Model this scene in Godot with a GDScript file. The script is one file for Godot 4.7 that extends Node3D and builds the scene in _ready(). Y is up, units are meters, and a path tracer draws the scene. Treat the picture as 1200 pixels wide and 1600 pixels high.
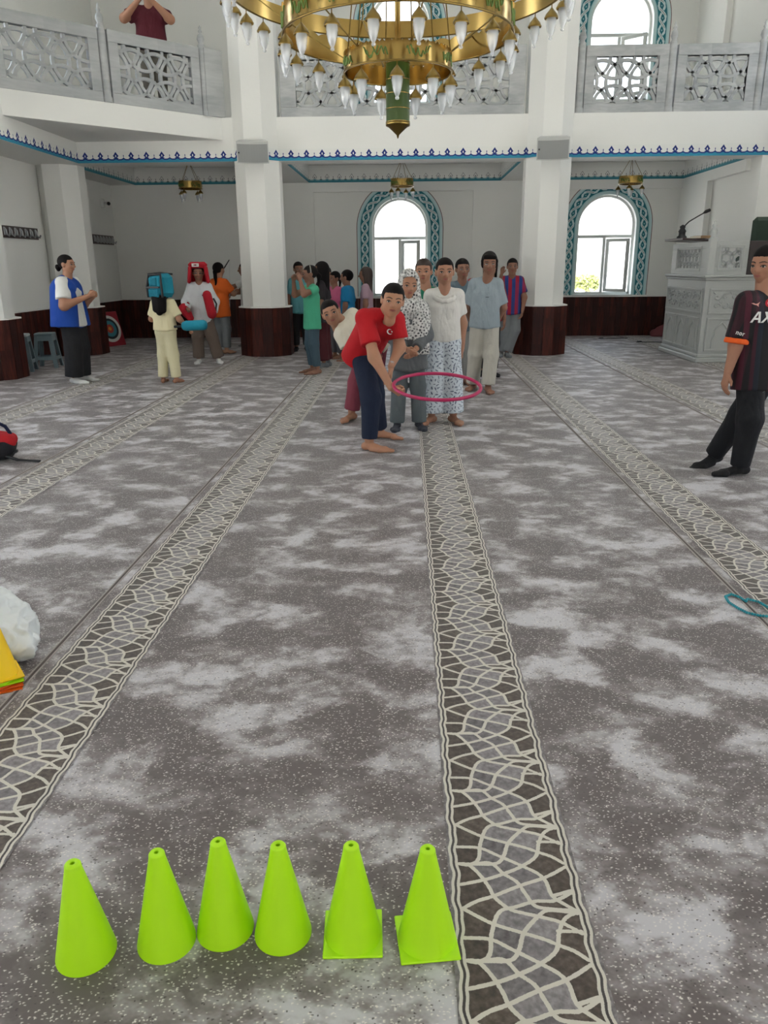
extends Node3D
# ------------------------------------------------------------------ helpers: mesh builder
class MB:
	var v := PackedVector3Array()
	var n := PackedVector3Array()
	var uv := PackedVector2Array()
	var ix := PackedInt32Array()
	func tri(a: Vector3, b: Vector3, c: Vector3, ua := Vector2(), ub := Vector2(), uc := Vector2()) -> void:
		var nn := (b - a).cross(c - a).normalized()
		var k := v.size()
		v.append(a); v.append(b); v.append(c)
		n.append(nn); n.append(nn); n.append(nn)
		uv.append(ua); uv.append(ub); uv.append(uc)
		ix.append(k); ix.append(k + 2); ix.append(k + 1)
	func quad(a: Vector3, b: Vector3, c: Vector3, d: Vector3, r := Rect2(0, 0, 1, 1)) -> void:
		# counter-clockwise seen from outside
		var nn := (b - a).cross(d - a)
		if nn.length_squared() < 1e-14: nn = (c - b).cross(d - c)
		nn = nn.normalized()
		var k := v.size()
		v.append(a); v.append(b); v.append(c); v.append(d)
		for _q in 4: n.append(nn)
		uv.append(Vector2(r.position.x, r.end.y)); uv.append(r.end); uv.append(Vector2(r.end.x, r.position.y)); uv.append(r.position)
		ix.append(k); ix.append(k + 2); ix.append(k + 1); ix.append(k); ix.append(k + 3); ix.append(k + 2)
	func oquad(a: Vector3, b: Vector3, c: Vector3, d: Vector3, o: Vector3) -> void:
		if (b - a).cross(c - a).dot((a + b + c + d) * 0.25 - o) < 0.0: quad(a, d, c, b)
		else: quad(a, b, c, d)
	func otri(a: Vector3, b: Vector3, c: Vector3, o: Vector3) -> void:
		if (b - a).cross(c - a).dot((a + b + c) / 3.0 - o) < 0.0: tri(a, c, b)
		else: tri(a, b, c)
	func box(c: Vector3, s: Vector3, bs := Basis(), bev := 0.0) -> MB:
		var h := s * 0.5
		var e := minf(bev, minf(h.x, minf(h.y, h.z)) * 0.9)
		var P := func(sx: float, sy: float, sz: float, ax: int) -> Vector3:
			var q := Vector3(sx * h.x, sy * h.y, sz * h.z)
			if ax != 0: q.x -= sx * e
			if ax != 1: q.y -= sy * e
			if ax != 2: q.z -= sz * e
			return c + bs * q
		for s1 in [-1.0, 1.0]:
			oquad(P.call(s1, -1, -1, 0), P.call(s1, 1, -1, 0), P.call(s1, 1, 1, 0), P.call(s1, -1, 1, 0), c)
			oquad(P.call(-1, s1, -1, 1), P.call(1, s1, -1, 1), P.call(1, s1, 1, 1), P.call(-1, s1, 1, 1), c)
			oquad(P.call(-1, -1, s1, 2), P.call(1, -1, s1, 2), P.call(1, 1, s1, 2), P.call(-1, 1, s1, 2), c)
			if e > 0.0:
				for s2 in [-1.0, 1.0]:
					oquad(P.call(s1, s2, -1, 0), P.call(s1, s2, 1, 0), P.call(s1, s2, 1, 1), P.call(s1, s2, -1, 1), c)
					oquad(P.call(s1, -1, s2, 0), P.call(s1, 1, s2, 0), P.call(s1, 1, s2, 2), P.call(s1, -1, s2, 2), c)
					oquad(P.call(-1, s1, s2, 1), P.call(1, s1, s2, 1), P.call(1, s1, s2, 2), P.call(-1, s1, s2, 2), c)
					for s3 in [-1.0, 1.0]: otri(P.call(s1, s2, s3, 0), P.call(s1, s2, s3, 1), P.call(s1, s2, s3, 2), c)
		return self
	func lathe(pr: Array, seg := 16, x := Transform3D(), flute := 0.0, nfl := 0) -> MB:
		# pr: Vector2(radius, y) from bottom to top, smooth unless radius pairs repeat
		var k := v.size()
		var m := pr.size()
		for i in m:
			var p: Vector2 = pr[i]
			var t: Vector2 = (pr[mini(i + 1, m - 1)] - pr[maxi(i - 1, 0)])
			var nn := Vector2(t.y, -t.x).normalized()
			for j in seg + 1:
				var a := TAU * j / seg
				var rr := p.x * (1.0 + (flute * cos(a * nfl) if nfl > 0 else 0.0))
				v.append(x * Vector3(cos(a) * rr, p.y, sin(a) * rr))
				n.append((x.basis * Vector3(cos(a) * nn.x, nn.y, sin(a) * nn.x)).normalized())
				uv.append(Vector2(float(j) / seg, 1.0 - float(i) / (m - 1)))
		for i in m - 1:
			for j in seg:
				var a := k + i * (seg + 1) + j
				var b := a + seg + 1
				ix.append(a); ix.append(a + 1); ix.append(b + 1); ix.append(a); ix.append(b + 1); ix.append(b)
		return self
	func tube(path: Array, r, seg := 8, closed := false, flat := 1.0) -> MB:
		var m := path.size()
		var k := v.size()
		var up := Vector3.UP
		var first: Vector3 = (path[1] - path[0]).normalized()
		if absf(first.dot(up)) > 0.9: up = Vector3.RIGHT
		for i in m:
			var t: Vector3
			if closed: t = path[(i + 1) % m] - path[(i + m - 1) % m]
			else: t = path[mini(i + 1, m - 1)] - path[maxi(i - 1, 0)]
			t = t.normalized()
			var sd := t.cross(up).normalized()
			up = sd.cross(t).normalized()
			var rr: float = r[i] if r is Array else r
			for j in seg:
				var a := TAU * j / seg
				var o := sd * cos(a) + up * sin(a) * flat
				v.append(path[i] + o * rr); n.append(o.normalized()); uv.append(Vector2(float(j) / seg, float(i) / m))
		var rows := m if closed else m - 1
		for i in rows:
			for j in seg:
				var a := k + i * seg + j
				var b := k + i * seg + (j + 1) % seg
				var c := k + ((i + 1) % m) * seg + j
				var d := k + ((i + 1) % m) * seg + (j + 1) % seg
				ix.append(a); ix.append(b); ix.append(d); ix.append(a); ix.append(d); ix.append(c)
		if not closed:
			for e in [0, m - 1]:
				var cc: Vector3 = path[e]
				var q := v.size()
				var t2: Vector3 = (path[0] - path[1]).normalized() if e == 0 else (path[m - 1] - path[m - 2]).normalized()
				v.append(cc + t2 * (r[e] if r is Array else r) * 0.35); n.append(t2); uv.append(Vector2())
				for j in seg:
					var a: int = k + e * seg + j
					var b: int = k + e * seg + (j + 1) % seg
					if e == 0: ix.append(q); ix.append(b); ix.append(a)
					else: ix.append(q); ix.append(a); ix.append(b)
		return self
	func ell(c: Vector3, r: Vector3, bs := Basis(), seg := 12, rings := 8) -> MB:
		var k := v.size()
		for i in rings + 1:
			var t := PI * i / rings
			for j in seg + 1:
				var a := TAU * j / seg
				var o := Vector3(sin(t) * cos(a), cos(t), sin(t) * sin(a))
				v.append(c + bs * (o * r)); n.append((bs * (o / r)).normalized()); uv.append(Vector2(float(j) / seg, float(i) / rings))
		for i in rings:
			for j in seg:
				var a := k + i * (seg + 1) + j
				var b := a + seg + 1
				ix.append(a); ix.append(b + 1); ix.append(a + 1); ix.append(a); ix.append(b); ix.append(b + 1)
		return self
	func prism(poly: PackedVector2Array, d: float, x := Transform3D()) -> MB:
		# outline in xy, thickness d towards +z, front at z = d
		var pts := poly
		if Geometry2D.is_polygon_clockwise(pts): pts.reverse()
		var ti := Geometry2D.triangulate_polygon(pts)
		for i in range(0, ti.size(), 3):
			var a := pts[ti[i]]; var b := pts[ti[i + 1]]; var c := pts[ti[i + 2]]
			if (b - a).cross(c - a) < 0.0:
				var w := b; b = c; c = w
			tri(x * Vector3(a.x, a.y, d), x * Vector3(b.x, b.y, d), x * Vector3(c.x, c.y, d))
			tri(x * Vector3(a.x, a.y, 0), x * Vector3(c.x, c.y, 0), x * Vector3(b.x, b.y, 0))
		for i in pts.size():
			var a := pts[i]; var b := pts[(i + 1) % pts.size()]
			quad(x * Vector3(a.x, a.y, 0), x * Vector3(b.x, b.y, 0), x * Vector3(b.x, b.y, d), x * Vector3(a.x, a.y, d))
		return self
	func add(ar: Array, x: Transform3D) -> MB:
		var k := v.size()
		var av: PackedVector3Array = ar[Mesh.ARRAY_VERTEX]
		var an: PackedVector3Array = ar[Mesh.ARRAY_NORMAL]
		var ai: PackedInt32Array = ar[Mesh.ARRAY_INDEX]
		var nb := x.basis.inverse().transposed()
		for i in av.size():
			v.append(x * av[i]); n.append((nb * an[i]).normalized()); uv.append(Vector2())
		var flip := x.basis.determinant() < 0.0
		for i in range(0, ai.size(), 3):
			ix.append(k + ai[i])
			if flip: ix.append(k + ai[i + 2]); ix.append(k + ai[i + 1])
			else: ix.append(k + ai[i + 1]); ix.append(k + ai[i + 2])
		return self
	func mesh() -> ArrayMesh:
		var a := []
		a.resize(Mesh.ARRAY_MAX)
		a[Mesh.ARRAY_VERTEX] = v; a[Mesh.ARRAY_NORMAL] = n; a[Mesh.ARRAY_TEX_UV] = uv; a[Mesh.ARRAY_INDEX] = ix
		var m := ArrayMesh.new()
		m.add_surface_from_arrays(Mesh.PRIMITIVE_TRIANGLES, a)
		return m

# ------------------------------------------------------------------ helpers: nodes
var used := {}
func numbered(s: String) -> String:
	var k: int = used.get(s, -1) + 1
	used[s] = k
	return s if k == 0 else "%s_%03d" % [s, k]
func thing(called: String, label: String, category: String, at := Vector3.ZERO, turn := 0.0, group := "") -> Node3D:
	var o := Node3D.new()
	o.name = numbered(called)
	add_child(o)
	o.position = at; o.rotation.y = turn
	o.set_meta("label", label); o.set_meta("category", category)
	if group: o.set_meta("group", group)
	return o
func part(parent: Node3D, called: String, mesh: Mesh, m: Material, at := Vector3.ZERO, label := "") -> MeshInstance3D:
	var o := MeshInstance3D.new()
	o.mesh = mesh; o.material_override = m; o.name = called
	o.position = at
	parent.add_child(o, true)
	if label: o.set_meta("label", label)
	return o
func solo(called: String, mesh: Mesh, m: Material, label: String, category: String, at := Vector3.ZERO, group := "") -> MeshInstance3D:
	var o := part(self, numbered(called), mesh, m, at, label)
	o.set_meta("category", category)
	if group: o.set_meta("group", group)
	return o
func struct(called: String, mesh: Mesh, m: Material, label := "") -> MeshInstance3D:
	var o := part(self, numbered(called), mesh, m)
	o.set_meta("kind", "structure")
	if label: o.set_meta("label", label)
	return o
func struct_node(called: String, label := "") -> Node3D:
	var o := Node3D.new()
	o.name = numbered(called); add_child(o)
	o.set_meta("kind", "structure")
	if label: o.set_meta("label", label)
	return o

# ------------------------------------------------------------------ helpers: materials
var M := {}
func mat(c: Color, rough := 0.6, metal := 0.0) -> StandardMaterial3D:
	var m := StandardMaterial3D.new()
	m.albedo_color = c; m.roughness = rough; m.metallic = metal
	return m
func noise_img(size: int, freq: float, seed_: int, oct := 4, warp := 0.0) -> Image:
	var f := FastNoiseLite.new()
	f.noise_type = FastNoiseLite.TYPE_SIMPLEX_SMOOTH
	f.seed = seed_; f.frequency = freq; f.fractal_octaves = oct
	if warp > 0.0:
		f.domain_warp_enabled = true; f.domain_warp_amplitude = warp; f.domain_warp_frequency = freq * 1.3
	return f.get_seamless_image(size, size)
var folds: ImageTexture
func cloth(c: Color, tex: Texture2D = null, scale := 1.0, fold := 0.6) -> StandardMaterial3D:
	var m := mat(c, 0.88)
	if tex: m.albedo_texture = tex
	m.uv1_triplanar = true
	m.uv1_scale = Vector3.ONE * scale
	m.normal_enabled = fold > 0.0
	if fold > 0.0 and tex == null:
		m.uv1_scale = Vector3(3.2, 1.1, 3.2)
		m.normal_texture = folds; m.normal_scale = fold
	else: m.normal_enabled = false
	return m
func img_tex(im: Image) -> ImageTexture:
	return ImageTexture.create_from_image(im)

# ------------------------------------------------------------------ helpers: smooth bodies (field of cones, surface nets)
var fS := PackedFloat32Array()
var fO := Vector3()
var fC := 0.02
var fnx := 0
var fny := 0
var fnz := 0
# cone: [a, b, ra, rb, flat] flat 1: cut square at b, 2: at a ; ellipsoid: [centre, radii, 0, 0, 8]
func field(prims: Array, cell: float, k: float, clips := []) -> Array:
	var lo := Vector3(1e9, 1e9, 1e9)
	var hi := -lo
	for p in prims:
		if p[4] == 8:
			lo = lo.min(p[0] - p[1]); hi = hi.max(p[0] + p[1])
		else:
			var ra: Vector3 = Vector3.ONE * p[2]; var rb: Vector3 = Vector3.ONE * p[3]
			lo = lo.min(p[0] - ra).min(p[1] - rb); hi = hi.max(p[0] + ra).max(p[1] + rb)
	var pad := cell * 2.0 + 1.5 / k
	lo -= Vector3.ONE * pad; hi += Vector3.ONE * pad
	fO = lo; fC = cell
	fnx = int(ceil((hi.x - lo.x) / cell)) + 1
	fny = int(ceil((hi.y - lo.y) / cell)) + 1
	fnz = int(ceil((hi.z - lo.z) / cell)) + 1
	fS = PackedFloat32Array()
	fS.resize(fnx * fny * fnz)
	var reach := cell * 2.2 + 1.6 / k
	for p in prims: splat(p, k, reach)
	# to distances
	var big := 1.0
	var total := fS.size()
	var ik := 1.0 / k
	for i in total:
		var s := fS[i]
		if s > 0.0: fS[i] = -log(s) * ik
		else: fS[i] = big
	if clips.size() > 0:
		var q := 0
		for z in fnz:
			for y in fny:
				for x in fnx:
					var d := fS[q]
					if d < 0.5:
						var w := Vector3(lo.x + x * cell, lo.y + y * cell, lo.z + z * cell)
						for c in clips:
							var e := 1e9
							for pl in c: e = minf(e, pl.distance_to(w))
							if e > d: d = e
						fS[q] = d
					q += 1
	return nets()
func splat(p: Array, k: float, reach: float) -> void:
	var a: Vector3 = p[0]
	var fl: int = p[4]
	var ell := fl == 8
	var b: Vector3 = p[1]
	var ra: float = p[2]
	var rb: float = p[3]
	var l0: Vector3
	var h0: Vector3
	var rmin := 0.0
	if ell:
		l0 = a - b; h0 = a + b
		rmin = minf(b.x, minf(b.y, b.z))
	else:
		l0 = (a - Vector3.ONE * ra).min(b - Vector3.ONE * rb); h0 = (a + Vector3.ONE * ra).max(b + Vector3.ONE * rb)
	var x0 := maxi(0, int((l0.x - reach - fO.x) / fC)); var x1 := mini(fnx - 1, int((h0.x + reach - fO.x) / fC) + 1)
	var y0 := maxi(0, int((l0.y - reach - fO.y) / fC)); var y1 := mini(fny - 1, int((h0.y + reach - fO.y) / fC) + 1)
	var z0 := maxi(0, int((l0.z - reach - fO.z) / fC)); var z1 := mini(fnz - 1, int((h0.z + reach - fO.z) / fC) + 1)
	var ab := b - a
	var L2 := maxf(ab.length_squared(), 1e-9)
	var L := sqrt(L2)
	var dr := rb - ra
	for z in range(z0, z1 + 1):
		var wz := fO.z + z * fC
		for y in range(y0, y1 + 1):
			var wy := fO.y + y * fC
			var q := (z * fny + y) * fnx + x0
			for x in range(x0, x1 + 1):
				var w := Vector3(fO.x + x * fC, wy, wz)
				var d: float
				if ell:
					var e := (w - a) / b
					var k0 := e.length()
					var k1 := (e / b).length()
					d = k0 * (k0 - 1.0) / k1 if k1 > 1e-6 else -rmin
				else:
					var pa := w - a
					var h := pa.dot(ab) / L2
					var t := clampf(h, 0.0, 1.0)
					d = (pa - ab * t).length() - ra - dr * t
					if fl != 0:
						if fl & 1: d = maxf((pa - ab * maxf(h, 0.0)).length() - ra - dr * maxf(t, 0.0), (h - 1.0) * L) if h > 1.0 - 0.3 else d
						if fl & 2: d = maxf((pa - ab * minf(h, 1.0)).length() - ra - dr * t, -h * L) if h < 0.3 else d
				if d < reach: fS[q] += exp(-d * k)
				q += 1
func nets() -> Array:
	var vs := PackedVector3Array()
	var ids := PackedInt32Array()
	ids.resize(fS.size())
	var sx := 1
	var sy := fnx
	var sz := fnx * fny
	var off := [0, sx, sy, sx + sy, sz, sz + sx, sz + sy, sz + sx + sy]
	var ix := PackedInt32Array()
	var D := fS
	for z in fnz - 1:
		for y in fny - 1:
			var q := z * sz + y * sy - 1
			for x in fnx - 1:
				q += 1
				var d0 := D[q]
				if d0 > 0.9: continue
				var d1 := D[q + 1]; var d2 := D[q + sy]; var d3 := D[q + sy + 1]
				var d4 := D[q + sz]; var d5 := D[q + sz + 1]; var d6 := D[q + sz + sy]; var d7 := D[q + sz + sy + 1]
				var ng := int(d0 < 0) + int(d1 < 0) + int(d2 < 0) + int(d3 < 0) + int(d4 < 0) + int(d5 < 0) + int(d6 < 0) + int(d7 < 0)
				if ng == 0 or ng == 8: continue
				var sm := Vector3.ZERO
				var c := 0
				var t: float
				if (d0 < 0) != (d1 < 0): t = d0 / (d0 - d1); sm += Vector3(t, 0, 0); c += 1
				if (d2 < 0) != (d3 < 0): t = d2 / (d2 - d3); sm += Vector3(t, 1, 0); c += 1
				if (d4 < 0) != (d5 < 0): t = d4 / (d4 - d5); sm += Vector3(t, 0, 1); c += 1
				if (d6 < 0) != (d7 < 0): t = d6 / (d6 - d7); sm += Vector3(t, 1, 1); c += 1
				if (d0 < 0) != (d2 < 0): t = d0 / (d0 - d2); sm += Vector3(0, t, 0); c += 1
				if (d1 < 0) != (d3 < 0): t = d1 / (d1 - d3); sm += Vector3(1, t, 0); c += 1
				if (d4 < 0) != (d6 < 0): t = d4 / (d4 - d6); sm += Vector3(0, t, 1); c += 1
				if (d5 < 0) != (d7 < 0): t = d5 / (d5 - d7); sm += Vector3(1, t, 1); c += 1
				if (d0 < 0) != (d4 < 0): t = d0 / (d0 - d4); sm += Vector3(0, 0, t); c += 1
				if (d1 < 0) != (d5 < 0): t = d1 / (d1 - d5); sm += Vector3(1, 0, t); c += 1
				if (d2 < 0) != (d6 < 0): t = d2 / (d2 - d6); sm += Vector3(0, 1, t); c += 1
				if (d3 < 0) != (d7 < 0): t = d3 / (d3 - d7); sm += Vector3(1, 1, t); c += 1
				vs.append(fO + (Vector3(x, y, z) + sm / c) * fC)
				ids[q] = vs.size()
				var s0 := d0 < 0
				var A: int; var B: int; var Cc: int; var Dd: int
				if y > 0 and z > 0 and s0 != (d1 < 0):
					A = ids[q]; B = ids[q - sy]; Cc = ids[q - sy - sz]; Dd = ids[q - sz]
					if A > 0 and B > 0 and Cc > 0 and Dd > 0:
						if s0: ix.append_array([A - 1, Cc - 1, B - 1, A - 1, Dd - 1, Cc - 1])
						else: ix.append_array([A - 1, B - 1, Cc - 1, A - 1, Cc - 1, Dd - 1])
				if x > 0 and z > 0 and s0 != (d2 < 0):
					A = ids[q]; B = ids[q - sz]; Cc = ids[q - sz - 1]; Dd = ids[q - 1]
					if A > 0 and B > 0 and Cc > 0 and Dd > 0:
						if s0: ix.append_array([A - 1, Cc - 1, B - 1, A - 1, Dd - 1, Cc - 1])
						else: ix.append_array([A - 1, B - 1, Cc - 1, A - 1, Cc - 1, Dd - 1])
				if x > 0 and y > 0 and s0 != (d4 < 0):
					A = ids[q]; B = ids[q - 1]; Cc = ids[q - 1 - sy]; Dd = ids[q - sy]
					if A > 0 and B > 0 and Cc > 0 and Dd > 0:
						if s0: ix.append_array([A - 1, Cc - 1, B - 1, A - 1, Dd - 1, Cc - 1])
						else: ix.append_array([A - 1, B - 1, Cc - 1, A - 1, Cc - 1, Dd - 1])
	# smooth normals from the triangles
	var ns := PackedVector3Array()
	ns.resize(vs.size())
	for i in range(0, ix.size(), 3):
		var a := ix[i]; var b := ix[i + 1]; var c2 := ix[i + 2]
		var fn := (vs[c2] - vs[a]).cross(vs[b] - vs[a])
		ns[a] += fn; ns[b] += fn; ns[c2] += fn
	for i in ns.size(): ns[i] = ns[i].normalized()
	var ar := []
	ar.resize(Mesh.ARRAY_MAX)
	ar[Mesh.ARRAY_VERTEX] = vs; ar[Mesh.ARRAY_NORMAL] = ns; ar[Mesh.ARRAY_INDEX] = ix
	return ar
func as_mesh(ar: Array) -> ArrayMesh:
	var m := ArrayMesh.new()
	m.add_surface_from_arrays(Mesh.PRIMITIVE_TRIANGLES, ar)
	return m

# ------------------------------------------------------------------ materials and woven / printed patterns
func carpet_tex() -> ImageTexture:
	var n1 := noise_img(1024, 0.0115, 11, 5, 45.0).get_data()
	var n2 := noise_img(1024, 0.045, 5, 4, 14.0).get_data()
	var lut := PackedByteArray()
	lut.resize(256 * 3)
	var cd := Color8(93, 83, 81)
	var cm := Color8(134, 126, 125)
	var cl := Color8(192, 189, 192)
	for i in 256:
		var t := smoothstep(0.26, 0.86, i / 255.0)
		var c := cd.lerp(cm, t / 0.5) if t < 0.5 else cm.lerp(cl, (t - 0.5) / 0.5)
		lut[i * 3] = c.r8; lut[i * 3 + 1] = c.g8; lut[i * 3 + 2] = c.b8
	var out := PackedByteArray()
	out.resize(1024 * 1024 * 3)
	var q := 0
	for i in 1024 * 1024:
		var k := clampi(n1[i] + (((n2[i] - 128) * 3) >> 3), 0, 255) * 3
		out[q] = lut[k]; out[q + 1] = lut[k + 1]; out[q + 2] = lut[k + 2]
		q += 3
	var im := Image.create_from_data(1024, 1024, false, Image.FORMAT_RGB8, out)
	im.resize(2048, 2048, Image.INTERPOLATE_CUBIC)
	var r := RandomNumberGenerator.new()
	r.seed = 7
	for i in 150000:
		var x := r.randi() % 2047; var y := r.randi() % 2047
		var c := Color8(226, 220, 212) if r.randf() < 0.8 else Color8(62, 54, 53)
		im.set_pixel(x, y, c)
		if r.randf() < 0.6: im.set_pixel(x + 1, y, c)
		if r.randf() < 0.35: im.set_pixel(x, y + 1, c)
	im.generate_mipmaps()
	return img_tex(im)
const LINES := [[0, 0, .14, -.09, .27, -.16, .51, -.24, .66, -.29, .79, -.35, .9, -.4, 1.0, -.48],
	[0, 0, .13, .08, .29, .14, .55, .26, .8, .36, 1.0, .48],
	[0, .26, .23, .32, .41, .39, .59, .48, .75, .61, .81, .79, .89, .92, 1.0, .98],
	[0, .71, .21, .7, .38, .61, .59, .49, .73, .4, .79, .31, .82, .15, .93, .05, 1.0, .0],
	[0, .5, .09, .49, .19, .56, .23, .76, .32, .97, .48, 1.03, .66, 1.09, .83, 1.1, 1.0, 1.19],
	[0, .5, .09, .49, .19, .37, .26, .23, .3, .12, .42, .0, .54, -.04, .7, -.08, .85, -.13, 1.0, -.23],
	[.09, .5, .35, .51, .44, .61, .5, .76, .61, .89, .73, .99, .88, .99, 1.0, .97],
	[.17, .51, .31, .51, .41, .39, .52, .3, .58, .17, .65, .04, .81, .01, 1.0, 0.0],
	[.8, .79, 1.0, .79], [.82, .15, 1.0, .21]]
func stripe_tex() -> ImageTexture:
	var W := 512
	var Hh := 432
	var px := 512.0 / 0.33          # pixels per metre
	var cls := PackedByteArray()
	cls.resize(W * Hh)
	var xa := 0.0365 * px
	var xb := 0.2935 * px
	var r := RandomNumberGenerator.new()
	r.seed = 21
	for ln in LINES:
		var cu := Curve2D.new()
		var np: int = ln.size() / 2
		for k in np:
			var pt := Vector2(lerpf(xa, xb, ln[k * 2]), -ln[k * 2 + 1] * Hh)
			var pa := maxi(k - 1, 0)
			var pb := mini(k + 1, np - 1)
			var tg := (Vector2(lerpf(xa, xb, ln[pb * 2]), -ln[pb * 2 + 1] * Hh) - Vector2(lerpf(xa, xb, ln[pa * 2]), -ln[pa * 2 + 1] * Hh)) / 6.0
			cu.add_point(pt, -tg, tg)
		var ll := cu.get_baked_length()
		var steps := int(ll / 1.6)
		for i in steps + 1:
			var c := cu.sample_baked(ll * i / steps)
			var rr := 5.8 + r.randf() * 2.4
			var ir := int(rr) + 1
			for dy in range(-ir, ir + 1):
				for dx in range(-ir, ir + 1):
					if dx * dx + dy * dy <= rr * rr:
						var xx := clampi(int(c.x) + dx, 0, W - 1)
						cls[posmod(int(c.y) + dy, Hh) * W + xx] = 1
	# cells: fill each closed cell, brown along both edges, grey inside
	var mark := PackedInt32Array()
	mark.resize(W * Hh)
	var colour := [Color(), Color()]
	var id := 1
	var tone := [Color8(0, 0, 0)]
	for y0 in range(4, Hh, 6):
		for x0 in range(int(xa) + 4, int(xb), 6):
			var s := y0 * W + x0
			if cls[s] == 1 or mark[s] != 0: continue
			var stack := [s]
			mark[s] = id
			var sxx := 0.0
			var cnt := 0
			while stack.size() > 0:
				var q: int = stack.pop_back()
				var x := q % W
				var y := q / W
				sxx += x; cnt += 1
				for o in [[-1, 0], [1, 0], [0, -1], [0, 1]]:
					var xx: int = x + o[0]
					if xx < int(xa) or xx > int(xb): continue
					var t: int = posmod(y + o[1], Hh) * W + xx
					if mark[t] == 0 and cls[t] == 0:
						mark[t] = id; stack.append(t)
			var u := (sxx / cnt - xa) / (xb - xa)
			var j := r.randf_range(-0.035, 0.05)
			tone.append(Color(0.265 + j, 0.215 + j, 0.175 + j) if (u < 0.21 or u > 0.79) else Color(0.45 + j * 2.0, 0.425 + j * 2.0, 0.43 + j * 2.0))
			id += 1
	var mott := noise_img(512, 0.03, 77, 4, 8.0)
	var im := Image.create(W, Hh, false, Image.FORMAT_RGB8)
	var cream := Color8(205, 199, 186)
	for y in Hh:
		var wob := sin(TAU * y / Hh * 2.0) * 4.0 + sin(TAU * y / Hh * 5.0 + 1.0) * 2.0
		for x in W:
			var m := mott.get_pixel(x, y).r - 0.5
			var c: Color
			var fx := x - wob
			var jag := r.randf_range(-0.8, 0.8)
			var dl := minf(absf(fx - xa + 18.0), absf(fx - xb - 18.0)) + jag
			if dl < 4.5: c = Color8(52, 44, 42)
			elif dl < 15.5: c = cream
			elif fx < xa - 18.0 or fx > xb + 18.0: c = Color(0.45 + m * 0.25, 0.425 + m * 0.25, 0.425 + m * 0.25)
			elif cls[y * W + x] == 1: c = cream
			else:
				var k: int = mark[y * W + x]
				c = tone[k] if k > 0 else Color8(66, 54, 46)
				c = Color(c.r + m * 0.22, c.g + m * 0.22, c.b + m * 0.22)
			im.set_pixel(x, y, c)
	return img_tex(im)
func frieze_tex(navy: bool) -> ImageTexture:
	# one repeat 0.24 m wide and 0.16 m high
	var W := 192
	var Hh := 128
	var wall := Color8(234, 234, 229)
	var im := Image.create(W, Hh, false, Image.FORMAT_RGB8)
	im.fill(wall)
	var teal := Color8(48, 138, 170) if navy else Color8(58, 132, 148)
	var ink := Color8(16, 40, 118) if navy else Color8(112, 116, 112)
	for y in Hh:
		for x in W:
			var fx := (x + 0.5) / W
			var yy := 1.0 - (y + 0.5) / Hh
			var c := wall
			# wavy top of the teal band: scallops between the palmettes
			var d0 := absf(fx - 0.5)
			var d1 := 0.5 - d0
			var sc := 0.33 + 0.12 * exp(-pow(d0 / 0.08, 2.0)) + 0.10 * exp(-pow(d1 / 0.09, 2.0))
			if yy < sc - 0.11: c = teal
			elif yy < sc: c = ink if navy else teal.lerp(wall, 0.35)
			# palmette
			var py := (yy - 0.63) / 0.34
			var hw := 0.165 * (1.0 - py) if py > 0.0 else maxf(0.165 * (1.0 + py * 0.9), 0.19 * (1.0 - absf(py + 0.72) / 0.3))
			if py > -1.0 and py < 1.0 and d0 < hw + (0.025 if absf(py + 0.12) < 0.12 else 0.0):
				if navy:
					c = ink
					if pow(d0 / 0.036, 2.0) + pow((yy - 0.60) / 0.105, 2.0) < 1.0: c = wall
				else:
					if d0 > hw - 0.03 or py > 0.8: c = ink
					elif pow(d0 / 0.03, 2.0) + pow((yy - 0.56) / 0.11, 2.0) < 1.0: c = Color8(60, 62, 64)
			# small bud between
			if yy > 0.3 and yy < 0.72:
				var bw := 0.0
				if yy > 0.52: bw = 0.034 * (1.0 - absf(yy - 0.61) / 0.11)
				else: bw = 0.018 + 0.09 * maxf(0.0, 0.44 - yy) / 0.14
				if d1 < bw: c = ink
			im.set_pixel(x, y, c)
	return img_tex(im)
func braid_tex() -> ImageTexture:
	# one repeat of the painted scroll border: u across the band, v along it (square repeat)
	var W := 160
	var im := Image.create(W, W, false, Image.FORMAT_RGB8)
	var teal := Color8(24, 112, 124)
	var pale := Color8(206, 226, 226)
	for y in W:
		for x in W:
			var u := (x + 0.5) / W
			var v := (y + 0.5) / W
			var c := teal
			# outer margins
			if u < 0.10: c = Color8(170, 210, 212)
			elif u > 0.90: c = Color8(170, 210, 212)
			else:
				# two strands twisted together, the one leaning forward always on top
				var ph := v * TAU
				var sn := sin(ph)
				var cs := cos(ph)
				var over := 0.5 + 0.25 * sn * signf(cs)
				var under := 1.0 - over
				var w := 0.07 + 0.05 * absf(cs)
				var leaf := 0.03 * (0.5 + 0.5 * sin(ph * 6.0))
				if absf(u - under) < w * 0.85 + leaf: c = pale
				if absf(cs) > 0.25 and absf(u - over) < w + 0.05: c = teal
				if absf(u - over) < w + leaf * 0.6: c = pale
				if absf(u - over) < 0.02 and absf(cs) > 0.55: c = Color8(104, 44, 46)
				if absf(u - 0.5) < 0.05 and absf(cs) < 0.18: c = Color8(150, 196, 200)
			im.set_pixel(x, y, c)
	return img_tex(im)
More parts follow.
